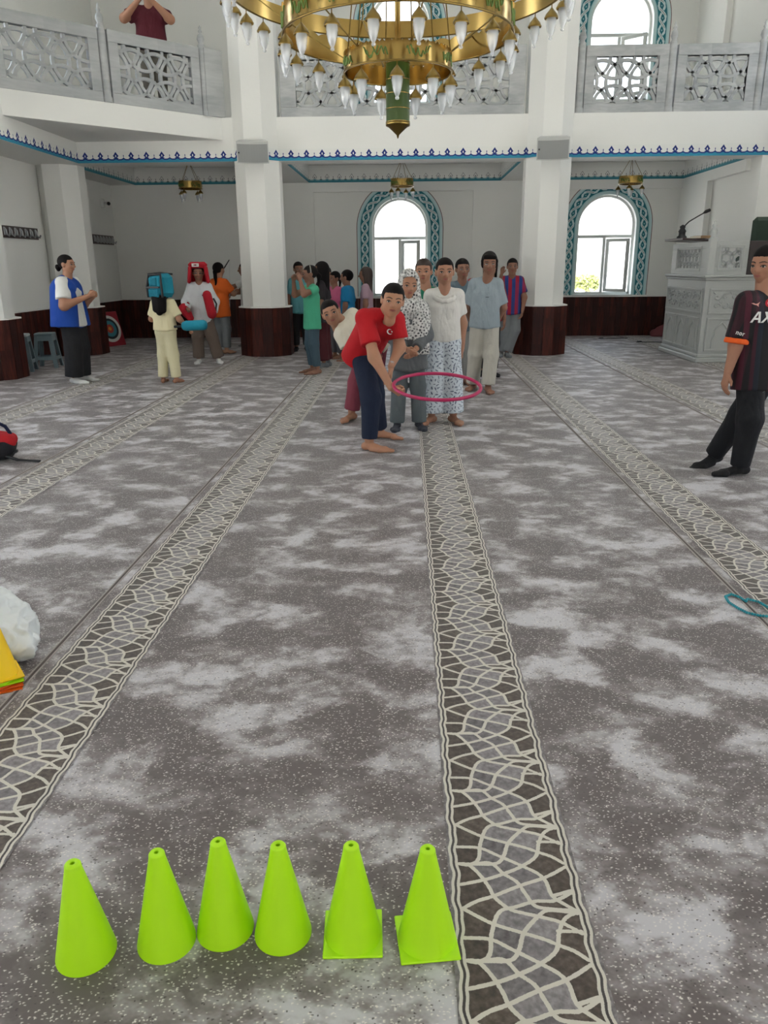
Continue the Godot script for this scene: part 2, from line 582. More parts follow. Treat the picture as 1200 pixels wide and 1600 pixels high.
func wood_tex() -> ImageTexture:
	var W := 256
	var n1 := noise_img(256, 0.05, 3, 4)
	var n2 := noise_img(256, 0.012, 9, 3)
	var im := Image.create(W, 512, false, Image.FORMAT_RGB8)
	for y in 512:
		for x in W:
			var g := n1.get_pixel((x * 3) % 256, (y / 9) % 256).r
			var h := n2.get_pixel((x * 2) % 256, (y / 4) % 256).r
			var t := clampf(0.35 + (g - 0.5) * 0.9 + (h - 0.5) * 0.9, 0.0, 1.0)
			im.set_pixel(x, y, Color8(52, 22, 17).lerp(Color8(100, 48, 34), t))
	return img_tex(im)
func dots_tex(bg: Color, fg: Color, count: int, r0: float, r1: float, sd: int, leaf := false) -> ImageTexture:
	var W := 256
	var im := Image.create(W, W, false, Image.FORMAT_RGB8)
	im.fill(bg)
	var r := RandomNumberGenerator.new()
	r.seed = sd
	var placed := []
	var tries := 0
	while placed.size() < count and tries < 6000:
		tries += 1
		var p := Vector2(r.randf() * W, r.randf() * W)
		var ok := true
		for o in placed:
			var d := Vector2(absf(p.x - o.x), absf(p.y - o.y))
			d = Vector2(minf(d.x, W - d.x), minf(d.y, W - d.y))
			if d.length() < (r0 + r1) * (1.0 if leaf else 1.12): ok = false
		if not ok: continue
		placed.append(p)
		var rr := r.randf_range(r0, r1)
		var an := r.randf() * TAU
		var asp := 0.32 if leaf else r.randf_range(0.6, 0.85)
		var ir := int(rr) + 2
		for dy in range(-ir, ir + 1):
			for dx in range(-ir, ir + 1):
				var q := Vector2(dx, dy).rotated(an)
				if pow(q.x / rr, 2.0) + pow(q.y / (rr * asp), 2.0) < 1.0:
					im.set_pixel(posmod(int(p.x) + dx, W), posmod(int(p.y) + dy, W), fg)
	return img_tex(im)
func stripes_tex(cols: Array) -> ImageTexture:
	var im := Image.create(256, 32, false, Image.FORMAT_RGB8)
	var tot := 0.0
	for c in cols: tot += c[1]
	var x := 0.0
	for c in cols:
		var w: float = c[1] / tot * 256.0
		im.fill_rect(Rect2i(int(x), 0, int(w) + 2, 32), c[0])
		x += w
	return img_tex(im)
func marble_tex() -> ImageTexture:
	var n1 := noise_img(512, 0.006, 31, 5, 30.0)
	var n2 := noise_img(512, 0.02, 32, 4, 20.0)
	var im := Image.create(512, 512, false, Image.FORMAT_RGB8)
	for y in 512:
		for x in 512:
			# long grey veins lying along x
			var a := n1.get_pixel(x / 3, y).r
			var b := n2.get_pixel(x / 2, (y * 2) % 512).r
			var t := clampf(0.55 + (a - 0.5) * 0.9 + (b - 0.5) * 0.5, 0.0, 1.0)
			im.set_pixel(x, y, Color8(150, 154, 155).lerp(Color8(192, 194, 193), t))
	return img_tex(im)
func make_materials() -> void:
	var fim := noise_img(256, 0.012, 41, 3, 20.0)
	fim.convert(Image.FORMAT_RGBA8)
	fim.bump_map_to_normal_map(14.0)
	folds = img_tex(fim)
	var wallm := mat(Color8(236, 236, 231), 0.75)
	var pn := noise_img(256, 0.05, 51, 4)
	pn.convert(Image.FORMAT_RGBA8)
	pn.bump_map_to_normal_map(1.5)
	wallm.normal_enabled = true; wallm.normal_texture = img_tex(pn); wallm.normal_scale = 0.12
	wallm.uv1_triplanar = true; wallm.uv1_world_triplanar = true; wallm.uv1_scale = Vector3.ONE * 0.8
	M.wall = wallm
	var cp := mat(Color.WHITE, 0.5)
	cp.albedo_texture = carpet_tex()
	cp.rim_enabled = true; cp.rim = 0.3; cp.rim_tint = 0.5
	M.carpet = cp
	var st := mat(Color.WHITE, 0.5)
	st.albedo_texture = stripe_tex()
	st.rim_enabled = true; st.rim = 0.3; st.rim_tint = 0.5
	M.stripe = st
	M.seam_dark = mat(Color8(98, 89, 86), 0.9)
	M.seam_light = mat(Color8(168, 160, 154), 0.9)
	var f1 := mat(Color.WHITE, 0.75); f1.albedo_texture = frieze_tex(true); M.frieze = f1
	var f2 := mat(Color.WHITE, 0.75); f2.albedo_texture = frieze_tex(false); M.frieze_pale = f2
	var br := mat(Color.WHITE, 0.7); br.albedo_texture = braid_tex(); M.braid = br
	M.arch_pale = mat(Color8(196, 220, 220), 0.7)
	M.arch_line = mat(Color8(104, 62, 58), 0.7)
	var wt := wood_tex()
	for i in 4:
		var w := mat([Color(1, 1, 1), Color(0.86, 0.84, 0.84), Color(1.0, 0.93, 0.9), Color(0.78, 0.76, 0.78)][i], 0.5)
		w.metallic_specular = 0.35
		w.albedo_texture = wt
		w.uv1_triplanar = true; w.uv1_scale = Vector3(1.6, 1.0, 1.6); w.uv1_offset = Vector3(i * 0.23, i * 0.4, i * 0.31)
		M["wood%d" % i] = w
	var mb := mat(Color.WHITE, 0.38)
	mb.albedo_texture = marble_tex()
	mb.uv1_triplanar = true; mb.uv1_world_triplanar = true; mb.uv1_scale = Vector3.ONE * 0.9
	M.marble = mb
	M.marble_grey = mat(Color8(178, 181, 178), 0.45)
	M.white_plastic = mat(Color8(216, 217, 212), 0.45)
	M.upvc = mat(Color8(206, 210, 206), 0.35)
	M.brass = mat(Color8(186, 156, 92), 0.17, 1.0)
	M.brass_dull = mat(Color8(136, 114, 64), 0.28, 1.0)
	M.green_enamel = mat(Color8(56, 78, 26), 0.3)
	M.green_gilt = mat(Color8(96, 122, 58), 0.35, 0.35)
	var gl := mat(Color(0.96, 0.98, 1.0, 0.10), 0.02)
	gl.transparency = BaseMaterial3D.TRANSPARENCY_ALPHA
	M.pane = gl
	var lg := mat(Color(0.93, 0.95, 0.97, 0.3), 0.08)
	lg.transparency = BaseMaterial3D.TRANSPARENCY_ALPHA
	M.lamp_glass = lg
	M.black = mat(Color8(20, 20, 22), 0.5)
	M.black_cloth = cloth(Color8(22, 22, 25))
	M.steel = mat(Color8(170, 172, 174), 0.3, 0.9)
	M.speaker = mat(Color8(150, 152, 150), 0.6)
	M.speaker_case = mat(Color8(196, 198, 194), 0.5)
	M.eye_white = mat(Color8(186, 178, 170), 0.35)
	M.iris = mat(Color8(34, 24, 20), 0.2)
	M.brow = mat(Color8(34, 27, 25), 0.8)
	M.lips = mat(Color8(150, 86, 78), 0.5)

# ------------------------------------------------------------------ the building
const ZB := -12.9        # face of the gallery beam
const ZW := -16.28       # back wall
const YS := 2.95         # beam soffit
const YG := 3.56         # gallery floor
const XL := -5.88        # left wall
# wall in its own xy plane (facing +z, thickness t behind), with arched holes [cx, half width, sill, spring]
func holed_wall(b: MB, x0: float, x1: float, y0: float, y1: float, holes: Array, t: float, x: Transform3D) -> void:
	var cuts := [x0, x1]
	for h in holes:
		for i in 17: cuts.append(h[0] - h[1] * cos(PI * i / 16.0))
	cuts.sort()
	for i in cuts.size() - 1:
		var a: float = cuts[i]
		var c: float = cuts[i + 1]
		if c - a < 1e-5: continue
		var mid := (a + c) * 0.5
		var here := []
		for h in holes:
			if absf(mid - h[0]) < h[1]: here.append(h)
		here.sort_custom(func(p, q): return p[2] < q[2])
		var ya := y0
		var yb := y0
		for h in here:
			_wq(b, x, t, a, c, ya, yb, h[2], h[2])
			ya = h[3] + sqrt(maxf(0.0, h[1] * h[1] - (a - h[0]) * (a - h[0])))
			yb = h[3] + sqrt(maxf(0.0, h[1] * h[1] - (c - h[0]) * (c - h[0])))
			b.quad(x * Vector3(c, yb, 0), x * Vector3(a, ya, 0), x * Vector3(a, ya, -t), x * Vector3(c, yb, -t))
		_wq(b, x, t, a, c, ya, yb, y1, y1)
	for h in holes:
		var l: float = h[0] - h[1]
		var r: float = h[0] + h[1]
		b.quad(x * Vector3(l, h[2], 0), x * Vector3(l, h[2], -t), x * Vector3(l, h[3], -t), x * Vector3(l, h[3], 0))
		b.quad(x * Vector3(r, h[2], -t), x * Vector3(r, h[2], 0), x * Vector3(r, h[3], 0), x * Vector3(r, h[3], -t))
		b.quad(x * Vector3(l, h[2], 0), x * Vector3(r, h[2], 0), x * Vector3(r, h[2], -t), x * Vector3(l, h[2], -t))
	for e in [[x0, -1], [x1, 1]]:
		b.quad(x * Vector3(e[0], y0, -t), x * Vector3(e[0], y0, 0), x * Vector3(e[0], y1, 0), x * Vector3(e[0], y1, -t))
	b.quad(x * Vector3(x0, y1, 0), x * Vector3(x1, y1, 0), x * Vector3(x1, y1, -t), x * Vector3(x0, y1, -t))
func _wq(b: MB, x: Transform3D, t: float, a: float, c: float, ya: float, yb: float, yc: float, yd: float) -> void:
	b.quad(x * Vector3(a, ya, 0), x * Vector3(c, yb, 0), x * Vector3(c, yd, 0), x * Vector3(a, yc, 0))
	b.quad(x * Vector3(c, yb, -t), x * Vector3(a, ya, -t), x * Vector3(a, yc, -t), x * Vector3(c, yd, -t))
func boxed(x0: float, x1: float, y0: float, y1: float, z0: float, z1: float, bev := 0.0) -> MB:
	return MB.new().box(Vector3((x0 + x1) / 2, (y0 + y1) / 2, (z0 + z1) / 2), Vector3(absf(x1 - x0), absf(y1 - y0), absf(z1 - z0)), Basis(), bev)
func arch_path(cx: float, sill: float, spring: float, r: float, n := 32) -> Array:
	var p := [Vector2(cx - r, sill)]
	for i in 6: p.append(Vector2(cx - r, lerpf(sill, spring, (i + 1) / 6.0)))
	for i in range(1, n): p.append(Vector2(cx - r * cos(PI * i / n), spring + r * sin(PI * i / n)))
	for i in 7: p.append(Vector2(cx + r, lerpf(spring, sill, i / 6.0)))
	return p
func arch_band(cx: float, sill: float, spring: float, r0: float, r1: float, z: float, d: float, rep := 1.0) -> ArrayMesh:
	var a := arch_path(cx, sill, spring, r0)
	var c := arch_path(cx, sill, spring, r1)
	var b := MB.new()
	var s := 0.0
	var half := 0.0
	for i in a.size() - 1: half += 0.5 * ((a[i] + c[i]) * 0.5).distance_to((a[i + 1] + c[i + 1]) * 0.5)
	for i in a.size() - 1:
		var l: float = ((a[i] + c[i]) * 0.5).distance_to((a[i + 1] + c[i + 1]) * 0.5)
		var v0 := absf(s - half) / rep
		var v1 := absf(s + l - half) / rep
		var k := b.v.size()
		b.quad(Vector3(a[i].x, a[i].y, z), Vector3(a[i + 1].x, a[i + 1].y, z), Vector3(c[i + 1].x, c[i + 1].y, z), Vector3(c[i].x, c[i].y, z))
		b.uv[k] = Vector2(0, v0); b.uv[k + 1] = Vector2(0, v1); b.uv[k + 2] = Vector2(1, v1); b.uv[k + 3] = Vector2(1, v0)
		for j in 4: b.n[k + j] = Vector3(0, 0, 1)
		b.quad(Vector3(c[i].x, c[i].y, z), Vector3(c[i + 1].x, c[i + 1].y, z), Vector3(c[i + 1].x, c[i + 1].y, z - d), Vector3(c[i].x, c[i].y, z - d))
		b.quad(Vector3(a[i + 1].x, a[i + 1].y, z), Vector3(a[i].x, a[i].y, z), Vector3(a[i].x, a[i].y, z - d), Vector3(a[i + 1].x, a[i + 1].y, z - d))
		s += l
	return b.mesh()
func window_unit(no: int, cx: float, hw: float, sill: float, label: String) -> void:
	var spring := sill + 1.32
	var w := struct_node("window_%d" % no, label)
	w.set_meta("kind", "structure")
	var zf := ZW - 0.16
	var tr := sill + 1.12
	part(w, "frame", arch_band(cx, sill, spring, hw - 0.045, hw, zf + 0.03, 0.06), M.upvc)
	part(w, "sill", boxed(cx - hw - 0.03, cx + hw + 0.03, sill - 0.03, sill + 0.012, ZW + 0.035, ZW - 0.2, 0.006).mesh(), M.upvc)
	part(w, "bottom_rail", boxed(cx - hw, cx + hw, sill + 0.012, sill + 0.06, zf - 0.03, zf + 0.03, 0.006).mesh(), M.upvc)
	part(w, "transom", boxed(cx - hw + 0.04, cx + hw - 0.04, tr - 0.03, tr + 0.03, zf - 0.03, zf + 0.03, 0.008).mesh(), M.upvc)
	part(w, "mullion", boxed(cx - 0.03, cx + 0.03, sill + 0.05, tr - 0.03, zf - 0.03, zf + 0.03, 0.008).mesh(), M.upvc)
	# upper arched pane and lower left pane
	var poly := PackedVector2Array()
	poly.append(Vector2(cx - hw + 0.04, tr)); poly.append(Vector2(cx + hw - 0.04, tr))
	for i in 17:
		var a := PI * i / 16.0
		poly.append(Vector2(cx + (hw - 0.045) * cos(a), spring + (hw - 0.045) * sin(a)))
	part(w, "pane", MB.new().prism(poly, 0.006, Transform3D(Basis(), Vector3(0, 0, zf))).mesh(), M.pane)
	part(w, "pane", boxed(cx - hw + 0.04, cx - 0.03, sill + 0.05, tr - 0.03, zf, zf + 0.006).mesh(), M.pane)
	# right sash swung into the room on its hinge at the mullion
	var sw := hw - 0.075
	var sh := tr - 0.04 - sill - 0.07
	var sb := MB.new()
	sb.box(Vector3(sw / 2, 0.03, 0), Vector3(sw, 0.06, 0.05), Basis(), 0.006)
	sb.box(Vector3(sw / 2, sh - 0.03, 0), Vector3(sw, 0.06, 0.05), Basis(), 0.006)
	sb.box(Vector3(0.03, sh / 2, 0), Vector3(0.06, sh - 0.12, 0.05), Basis(), 0.006)
	sb.box(Vector3(sw - 0.03, sh / 2, 0), Vector3(0.06, sh - 0.12, 0.05), Basis(), 0.006)
	var sash := part(w, "sash", sb.mesh(), M.upvc, Vector3(cx + 0.035, sill + 0.065, zf + 0.05))
	sash.rotation.y = -deg_to_rad(42.0)
	part(sash, "pane", MB.new().box(Vector3(sw / 2, sh / 2, 0), Vector3(sw - 0.11, sh - 0.11, 0.006)).mesh(), M.pane)
	part(sash, "handle", MB.new().box(Vector3(sw - 0.03, sh * 0.45, 0.035), Vector3(0.02, 0.1, 0.02), Basis(), 0.004).mesh(), M.white_plastic)
	# painted borders on the wall around the opening
	part(w, "painted_border", arch_band(cx, sill, spring, hw, hw + 0.045, ZW + 0.006, 0.006), M.arch_pale, Vector3.ZERO, "pale blue painted edge of the arch")
	part(w, "scroll_border", arch_band(cx, sill, spring, hw + 0.045, hw + 0.255, ZW + 0.005, 0.005, 0.40), M.braid, Vector3.ZERO, "teal border painted with white interlaced scrolls")
	part(w, "painted_border", arch_band(cx, sill, spring, hw + 0.255, hw + 0.30, ZW + 0.005, 0.005), M.arch_pale)
	part(w, "painted_line", arch_band(cx, sill, spring, hw + 0.30, hw + 0.312, ZW + 0.005, 0.005), M.arch_line)
func frieze_run(pts: Array, y0: float, h: float, m: Material, called: String, off := 0.004) -> void:
	# painted strip along a path in plan (x, z); the room lies on the right-hand side when walking
	var b := MB.new()
	var s := 0.0
	for i in pts.size() - 1:
		var p: Vector2 = pts[i]
		var q: Vector2 = pts[i + 1]
		var l := p.distance_to(q)
		var d := (q - p) / l
		var o := Vector2(-d.y, d.x) * off
		var a := Vector3(p.x + o.x, y0, p.y + o.y)
		var c := Vector3(q.x + o.x, y0, q.y + o.y)
		var up := Vector3(0, h, 0)
		b.quad(a, c, c + up, a + up, Rect2(s / 0.24, 0, l / 0.24, 1))
		s += l
	struct(called, b.mesh(), m, "")
func octagon(b: MB, cx: float, cz: float, w: float, y0: float, y1: float) -> void:
	var r := w * 0.5 / cos(PI / 8.0)
	for i in 8:
		var a := PI / 8.0 + TAU * i / 8.0
		var c := a + TAU / 8.0
		var p := Vector3(cx + r * cos(a), 0, cz + r * sin(a))
		var q := Vector3(cx + r * cos(c), 0, cz + r * sin(c))
		b.quad(q + Vector3(0, y0, 0), p + Vector3(0, y0, 0), p + Vector3(0, y1, 0), q + Vector3(0, y1, 0))
		b.tri(Vector3(cx, y1, cz), q + Vector3(0, y1, 0), p + Vector3(0, y1, 0))
		b.tri(Vector3(cx, y0, cz), p + Vector3(0, y0, 0), q + Vector3(0, y0, 0))
var plank_meshes := {}
func planks(parent: Node3D, p: Vector2, q: Vector2, y0: float, y1: float, want := 0.12) -> void:
	# boards along a line in plan, their faces on the right-hand side when walking p to q
	var l := p.distance_to(q)
	var k := maxi(1, int(round(l / want)))
	var w := l / k
	var key := "%.3f_%.3f" % [w, y1 - y0]
	if not plank_meshes.has(key): plank_meshes[key] = MB.new().box(Vector3.ZERO, Vector3(w - 0.003, y1 - y0, 0.022), Basis(), 0.003).mesh()
	var d := (q - p) / l
	var ang := atan2(-d.y, d.x)
	for i in k:
		var c := p + d * (w * (i + 0.5))
		var o := part(parent, "plank", plank_meshes[key], M["wood%d" % ((i * 7 + k * 3 + int(absf(p.x) * 5.0)) % 4)], Vector3(c.x, (y0 + y1) / 2, c.y))
		o.rotation.y = ang
func pillar(cx: float, cz: float, y1: float, label: String) -> void:
	var b := MB.new()
	octagon(b, cx, cz, 0.69, 0.0, y1)
	var o := struct("pillar", b.mesh(), M.wall, label)
	var lb := MB.new()
	octagon(lb, cx, cz, 0.83, 0.765, 0.785)
	part(o, "ledge", lb.mesh(), M.wall)
	var r := 0.405 / cos(PI / 8.0)
	for i in 8:
		var a := PI / 8.0 + TAU * i / 8.0
		var c := a + TAU / 8.0
		planks(o, Vector2(cx + r * cos(c), cz + r * sin(c)), Vector2(cx + r * cos(a), cz + r * sin(a)), 0.0, 0.765, 0.17)
func build_room() -> void:
	# ---- floor
	var fb := MB.new()
	var x0 := -6.2
	var x1 := 6.5
	var z0 := -16.6
	var z1 := 5.3
	fb.box(Vector3((x0 + x1) / 2, -0.15, (z0 + z1) / 2), Vector3(x1 - x0, 0.3, z1 - z0))
	for i in fb.v.size(): fb.uv[i] = Vector2(fb.v[i].x / 4.9, fb.v[i].z / 3.9)
	var fl := struct("floor", fb.mesh(), M.carpet, "wall-to-wall grey brown mottled carpet")
	for k in range(-3, 4):
		var xc := 0.2565 + (1.408 if k > 0 else 1.405) * k
		var b := MB.new()
		b.quad(Vector3(xc - 0.156, 0.002, 1.5), Vector3(xc + 0.156, 0.002, 1.5), Vector3(xc + 0.156, 0.002, -16.24), Vector3(xc - 0.156, 0.002, -16.24))
		b.uv[0] = Vector2(0.027, 2.9 / 0.276); b.uv[1] = Vector2(0.973, 2.9 / 0.276); b.uv[2] = Vector2(0.973, -14.84 / 0.276); b.uv[3] = Vector2(0.027, -14.84 / 0.276)
		part(fl, "carpet_stripe", b.mesh(), M.stripe, Vector3.ZERO, "prayer row stripe of cream netting on brown")
		if k != 0:
			var sx := xc - 0.205
			part(fl, "carpet_seam", boxed(sx - 0.004, sx + 0.004, 0.0, 0.003, -16.24, 1.5).mesh(), M.seam_dark)
			part(fl, "carpet_seam", boxed(sx + 0.006, sx + 0.012, 0.0, 0.003, -16.24, 1.5).mesh(), M.seam_light)
			part(fl, "carpet_seam", boxed(sx - 0.012, sx - 0.006, 0.0, 0.003, -16.24, 1.5).mesh(), M.seam_light)
	# ---- back wall with its four windows
	var b1 := MB.new()
	holed_wall(b1, -6.2, 6.5, 0.0, 7.2, [[-0.155, 0.55, 0.8, 2.12], [3.93, 0.57, 0.8, 2.12], [-0.155, 0.55, 4.32, 5.64], [3.93, 0.57, 4.32, 5.64]], 0.3, Transform3D(Basis(), Vector3(0, 0, ZW)))
	var wb := struct("wall_back", b1.mesh(), M.wall, "white plastered back wall")
	# lower part is framed by a shallow band and pilasters
	part(wb, "wall_band", boxed(-1.85, 5.3, 2.78, 3.3, ZW, ZW + 0.08).mesh(), M.wall)
	part(wb, "wall_pilaster", boxed(-2.7, -1.85, 0, 3.3, ZW, ZW + 0.08).mesh(), M.wall)
	part(wb, "wall_pilaster", boxed(1.28, 2.55, 0, 2.78, ZW, ZW + 0.08).mesh(), M.wall)
	window_unit(1, -0.155, 0.55, 0.8, "arched window with open sash between the pillars, lower floor")
	window_unit(2, 3.93, 0.57, 0.8, "arched window with open sash beside the marble pulpit, lower floor")
	window_unit(3, -0.155, 0.55, 4.32, "arched gallery window behind the big chandelier")
	window_unit(4, 3.93, 0.57, 4.32, "arched gallery window behind the marble railing with two panels")
	var bb := struct_node("baseboard_back", "dark wood wainscot boards along the back wall")
	planks(bb, Vector2(XL, ZW + 0.03), Vector2(-2.7, ZW + 0.03), 0.0, 0.765)
	planks(bb, Vector2(-2.7, ZW + 0.1), Vector2(-1.85, ZW + 0.1), 0.0, 0.765)
	planks(bb, Vector2(-1.85, ZW + 0.03), Vector2(1.28, ZW + 0.03), 0.0, 0.765)
	planks(bb, Vector2(1.28, ZW + 0.1), Vector2(2.55, ZW + 0.1), 0.0, 0.765)
	planks(bb, Vector2(2.55, ZW + 0.03), Vector2(5.3, ZW + 0.03), 0.0, 0.765)
	part(bb, "cap_rail", boxed(XL, 5.3, 0.765, 0.78, ZW + 0.05, ZW, 0.003).mesh(), M.wall)
	# ---- left wall; unseen windows further forward are added to let daylight in
	var b2 := MB.new()
	var xf := Transform3D(Basis(Vector3.UP, PI / 2), Vector3(XL, 0, 0))   # local x runs towards -z
	holed_wall(b2, -5.3, 16.6, 0.0, 7.2, [[8.3, 0.8, 0.5, 2.0], [5.6, 0.9, 0.5, 2.0], [2.9, 0.9, 0.5, 2.0], [0.2, 0.9, 0.5, 2.0], [11.2, 0.8, 4.2, 5.6], [5.6, 0.4, 4.3, 5.4]], 0.3, xf)
	var wl := struct("wall_left", b2.mesh(), M.wall, "white plastered left wall")
	var bl := struct_node("baseboard_left", "dark wood wainscot boards along the left wall")
	planks(bl, Vector2(XL + 0.03, -5.0), Vector2(XL + 0.03, ZW), 0.0, 0.765)
	part(bl, "cap_rail", boxed(XL, XL + 0.05, 0.765, 0.78, -5.0, ZW, 0.003).mesh(), M.wall)
	# ---- right walls: aisle wall by the window, then the wall beside the nave
	var wr := struct("wall_right", boxed(5.4, 5.7, 0.0, 7.2, ZW - 0.3, -13.3).mesh(), M.wall, "white plastered side wall beside the pulpit window")
	part(wr, "wall_pilaster", boxed(5.3, 5.4, 0.0, 7.2, ZW, -14.9).mesh(), M.wall)
	part(wr, "wall_band", boxed(5.3, 5.4, 2.78, 3.56, -14.9, -13.3).mesh(), M.wall)
	part(wr, "pier", boxed(5.37, 6.5, 0.0, 7.2, -13.3, ZB).mesh(), M.wall)
	var b3 := MB.new()
	var xr := Transform3D(Basis(Vector3.UP, -PI / 2), Vector3(6.2, 0, 0))   # local x runs towards +z
	holed_wall(b3, -13.0, 5.3, 0.0, 7.2, [[-7.6, 0.6, 0.5, 2.0], [-5.2, 0.8, 0.5, 2.0], [-2.6, 0.9, 0.5, 2.1], [0.0, 0.9, 0.5, 2.1], [-11.6, 0.7, 4.2, 5.6], [-5.2, 0.4, 4.2, 5.4]], 0.3, xr)  # window openings out of view, added and sized to bring daylight in
	part(wr, "nave_wall", b3.mesh(), M.wall)
	# ---- wall behind the camera, its openings added to light the far walls
	var b4 := MB.new()
	holed_wall(b4, -6.5, 6.2, 0.0, 7.2, [[-2.4, 1.0, 0.15, 2.4], [2.4, 1.0, 0.15, 2.4]], 0.3, Transform3D(Basis(Vector3.UP, PI), Vector3(0, 0, 5.0)))
	struct("wall_front", b4.mesh(), M.wall, "white wall behind the viewer with unseen window openings added for daylight")
	# ---- ceiling; the unseen lantern over the nave is added for top light
	var cb := MB.new()
	var lx0 := -3.9
	var lx1 := 3.7
	var lz0 := -11.4
	var lz1 := -1.0
	cb.box(Vector3((x0 + lx0) / 2, 7.3, (z0 + z1) / 2), Vector3(lx0 - x0, 0.2, z1 - z0))
	cb.box(Vector3((x1 + lx1) / 2, 7.3, (z0 + z1) / 2), Vector3(x1 - lx1, 0.2, z1 - z0))
	cb.box(Vector3((lx0 + lx1) / 2, 7.3, (z0 + lz0) / 2), Vector3(lx1 - lx0, 0.2, lz0 - z0))
	cb.box(Vector3((lx0 + lx1) / 2, 7.3, (lz1 + z1) / 2), Vector3(lx1 - lx0, 0.2, z1 - lz1))
	cb.box(Vector3((lx0 + lx1) / 2, 10.3, (lz0 + lz1) / 2), Vector3(lx1 - lx0 + 0.6, 0.2, lz1 - lz0 + 0.6))
	var hx := []
	for i in 3: hx.append([lerpf(-2.2, 2.2, i / 2.0), 0.45, 8.0, 9.0])
	var hz := []
	for i in 4: hz.append([lerpf(-3.6, 3.6, i / 3.0), 0.45, 8.0, 9.0])
	var hwx := (lx1 - lx0) / 2
	var hwz := (lz1 - lz0) / 2
	var lc := Vector3((lx0 + lx1) / 2, 0, (lz0 + lz1) / 2)
	holed_wall(cb, -hwx, hwx, 7.2, 10.2, hx, 0.25, Transform3D(Basis(), Vector3(lc.x, 0, lz0)))
	holed_wall(cb, -hwx, hwx, 7.2, 10.2, [], 0.25, Transform3D(Basis(Vector3.UP, PI), Vector3(lc.x, 0, lz1)))
	holed_wall(cb, -hwz, hwz, 7.2, 10.2, hz, 0.25, Transform3D(Basis(Vector3.UP, PI / 2), Vector3(lx0, 0, lc.z)))
	holed_wall(cb, -hwz, hwz, 7.2, 10.2, hz, 0.25, Transform3D(Basis(Vector3.UP, -PI / 2), Vector3(lx1, 0, lc.z)))
	struct("ceiling", cb.mesh(), M.wall, "white upper ceiling with an unseen raised lantern added to light the nave from above")
	# ---- gallery: beam, cross beams, slab, left wedge
	var gb := MB.new()
	gb.box(Vector3(-0.1, (YS + YG) / 2, ZB - 0.22), Vector3(12.3, YG - YS, 0.44))
	gb.box(Vector3(-0.1, 3.41, (ZB - 0.44 + ZW) / 2), Vector3(12.3, 0.3, absf(ZW - ZB + 0.44)))
	for c in [[-2.66, -1.93], [1.80, 2.52], [XL, -5.38]]:
		gb.box(Vector3((c[0] + c[1]) / 2, (YS + 3.26) / 2, (ZB - 0.44 + ZW) / 2), Vector3(c[1] - c[0], 3.26 - YS, absf(ZW - ZB + 0.44)))
	var wg := struct("wall_gallery", gb.mesh(), M.wall, "white beam front and soffit of the gallery")
	var lf := MB.new()
	lf.box(Vector3((XL - 5.12) / 2, (YS + 3.56) / 2, (ZB + 5.0) / 2), Vector3(absf(XL + 5.12), 3.56 - YS, absf(ZB - 5.0)))
	part(wg, "side_beam", lf.mesh(), M.wall)
	var wp := PackedVector2Array([Vector2(-2.84, 12.9), Vector2(-5.27, 10.5), Vector2(-6.0, 10.5), Vector2(-6.0, 12.9)])
	part(wg, "corner_balcony", MB.new().prism(wp, YG - 3.25, Transform3D(Basis(Vector3(1, 0, 0), Vector3(0, 0, -1), Vector3(0, 1, 0)), Vector3(0, 3.25, 0))).mesh(), M.wall, Vector3.ZERO, "diagonal projecting corner of the gallery floor")
	# ---- pillars (octagonal, running up through the gallery)
	pillar(-2.335, -13.05, 7.2, "white octagonal pillar with dark wood base beside the archery bay")
	pillar(2.155, -13.05, 7.2, "white octagonal pillar with dark wood base near the boy in the striped blue jersey")
	pillar(-5.58, -13.27, 3.3, "white octagonal corner pillar behind the woman in the blue vest")
	pillar(-5.58, -10.28, 3.3, "white octagonal pillar with wood base beside the plastic stools")
	# ---- painted friezes
	var r8 := 0.345 * tan(PI / 8.0)
	var oct := func(cx: float) -> Array: return [Vector2(cx - r8 - 0.15 - 0.055, ZB), Vector2(cx - r8, -13.05 + 0.345), Vector2(cx + r8, -13.05 + 0.345), Vector2(cx + r8 + 0.205, ZB)]
	var run: Array = [Vector2(-5.12, ZB)] + oct.call(-2.335) + oct.call(2.155) + [Vector2(5.37, ZB), Vector2(6.2, ZB)]
	frieze_run(run, YS, 0.16, M.frieze, "trim_1")
	frieze_run([Vector2(-5.12, 5.0), Vector2(-5.12, ZB)], YS, 0.16, M.frieze, "trim_2")
	frieze_run([Vector2(-1.93, ZW + 0.08), Vector2(1.80, ZW + 0.08)], YS, 0.16, M.frieze_pale, "trim_3")
	frieze_run([Vector2(2.52, ZW + 0.08), Vector2(5.3, ZW + 0.08), Vector2(5.3, -13.34)], YS, 0.16, M.frieze_pale, "trim_4")
	frieze_run([Vector2(-5.38, ZB - 0.44), Vector2(-5.38, ZW), Vector2(-2.66, ZW)], YS, 0.16, M.frieze_pale, "trim_5")
	frieze_run([Vector2(-1.93, ZB - 0.44), Vector2(-1.93, ZW + 0.08)], YS, 0.16, M.frieze_pale, "trim_6")
	frieze_run([Vector2(1.80, ZW + 0.08), Vector2(1.80, ZB - 0.44)], YS, 0.16, M.frieze_pale, "trim_7")
	# ---- outside
	var gr := MB.new()
	gr.box(Vector3(0, -0.6, -40), Vector3(160, 0.4, 160))
	struct("ground", gr.mesh(), mat(Color8(200, 199, 196), 0.9), "pale paved ground outside the windows")
	var sh := thing("shrub", "pale green garden shrub outside the window beside the pulpit", "plant", Vector3(5.75, -0.4, -26.0))
	var lf2 := MB.new()
	var g := RandomNumberGenerator.new()
	g.seed = 15
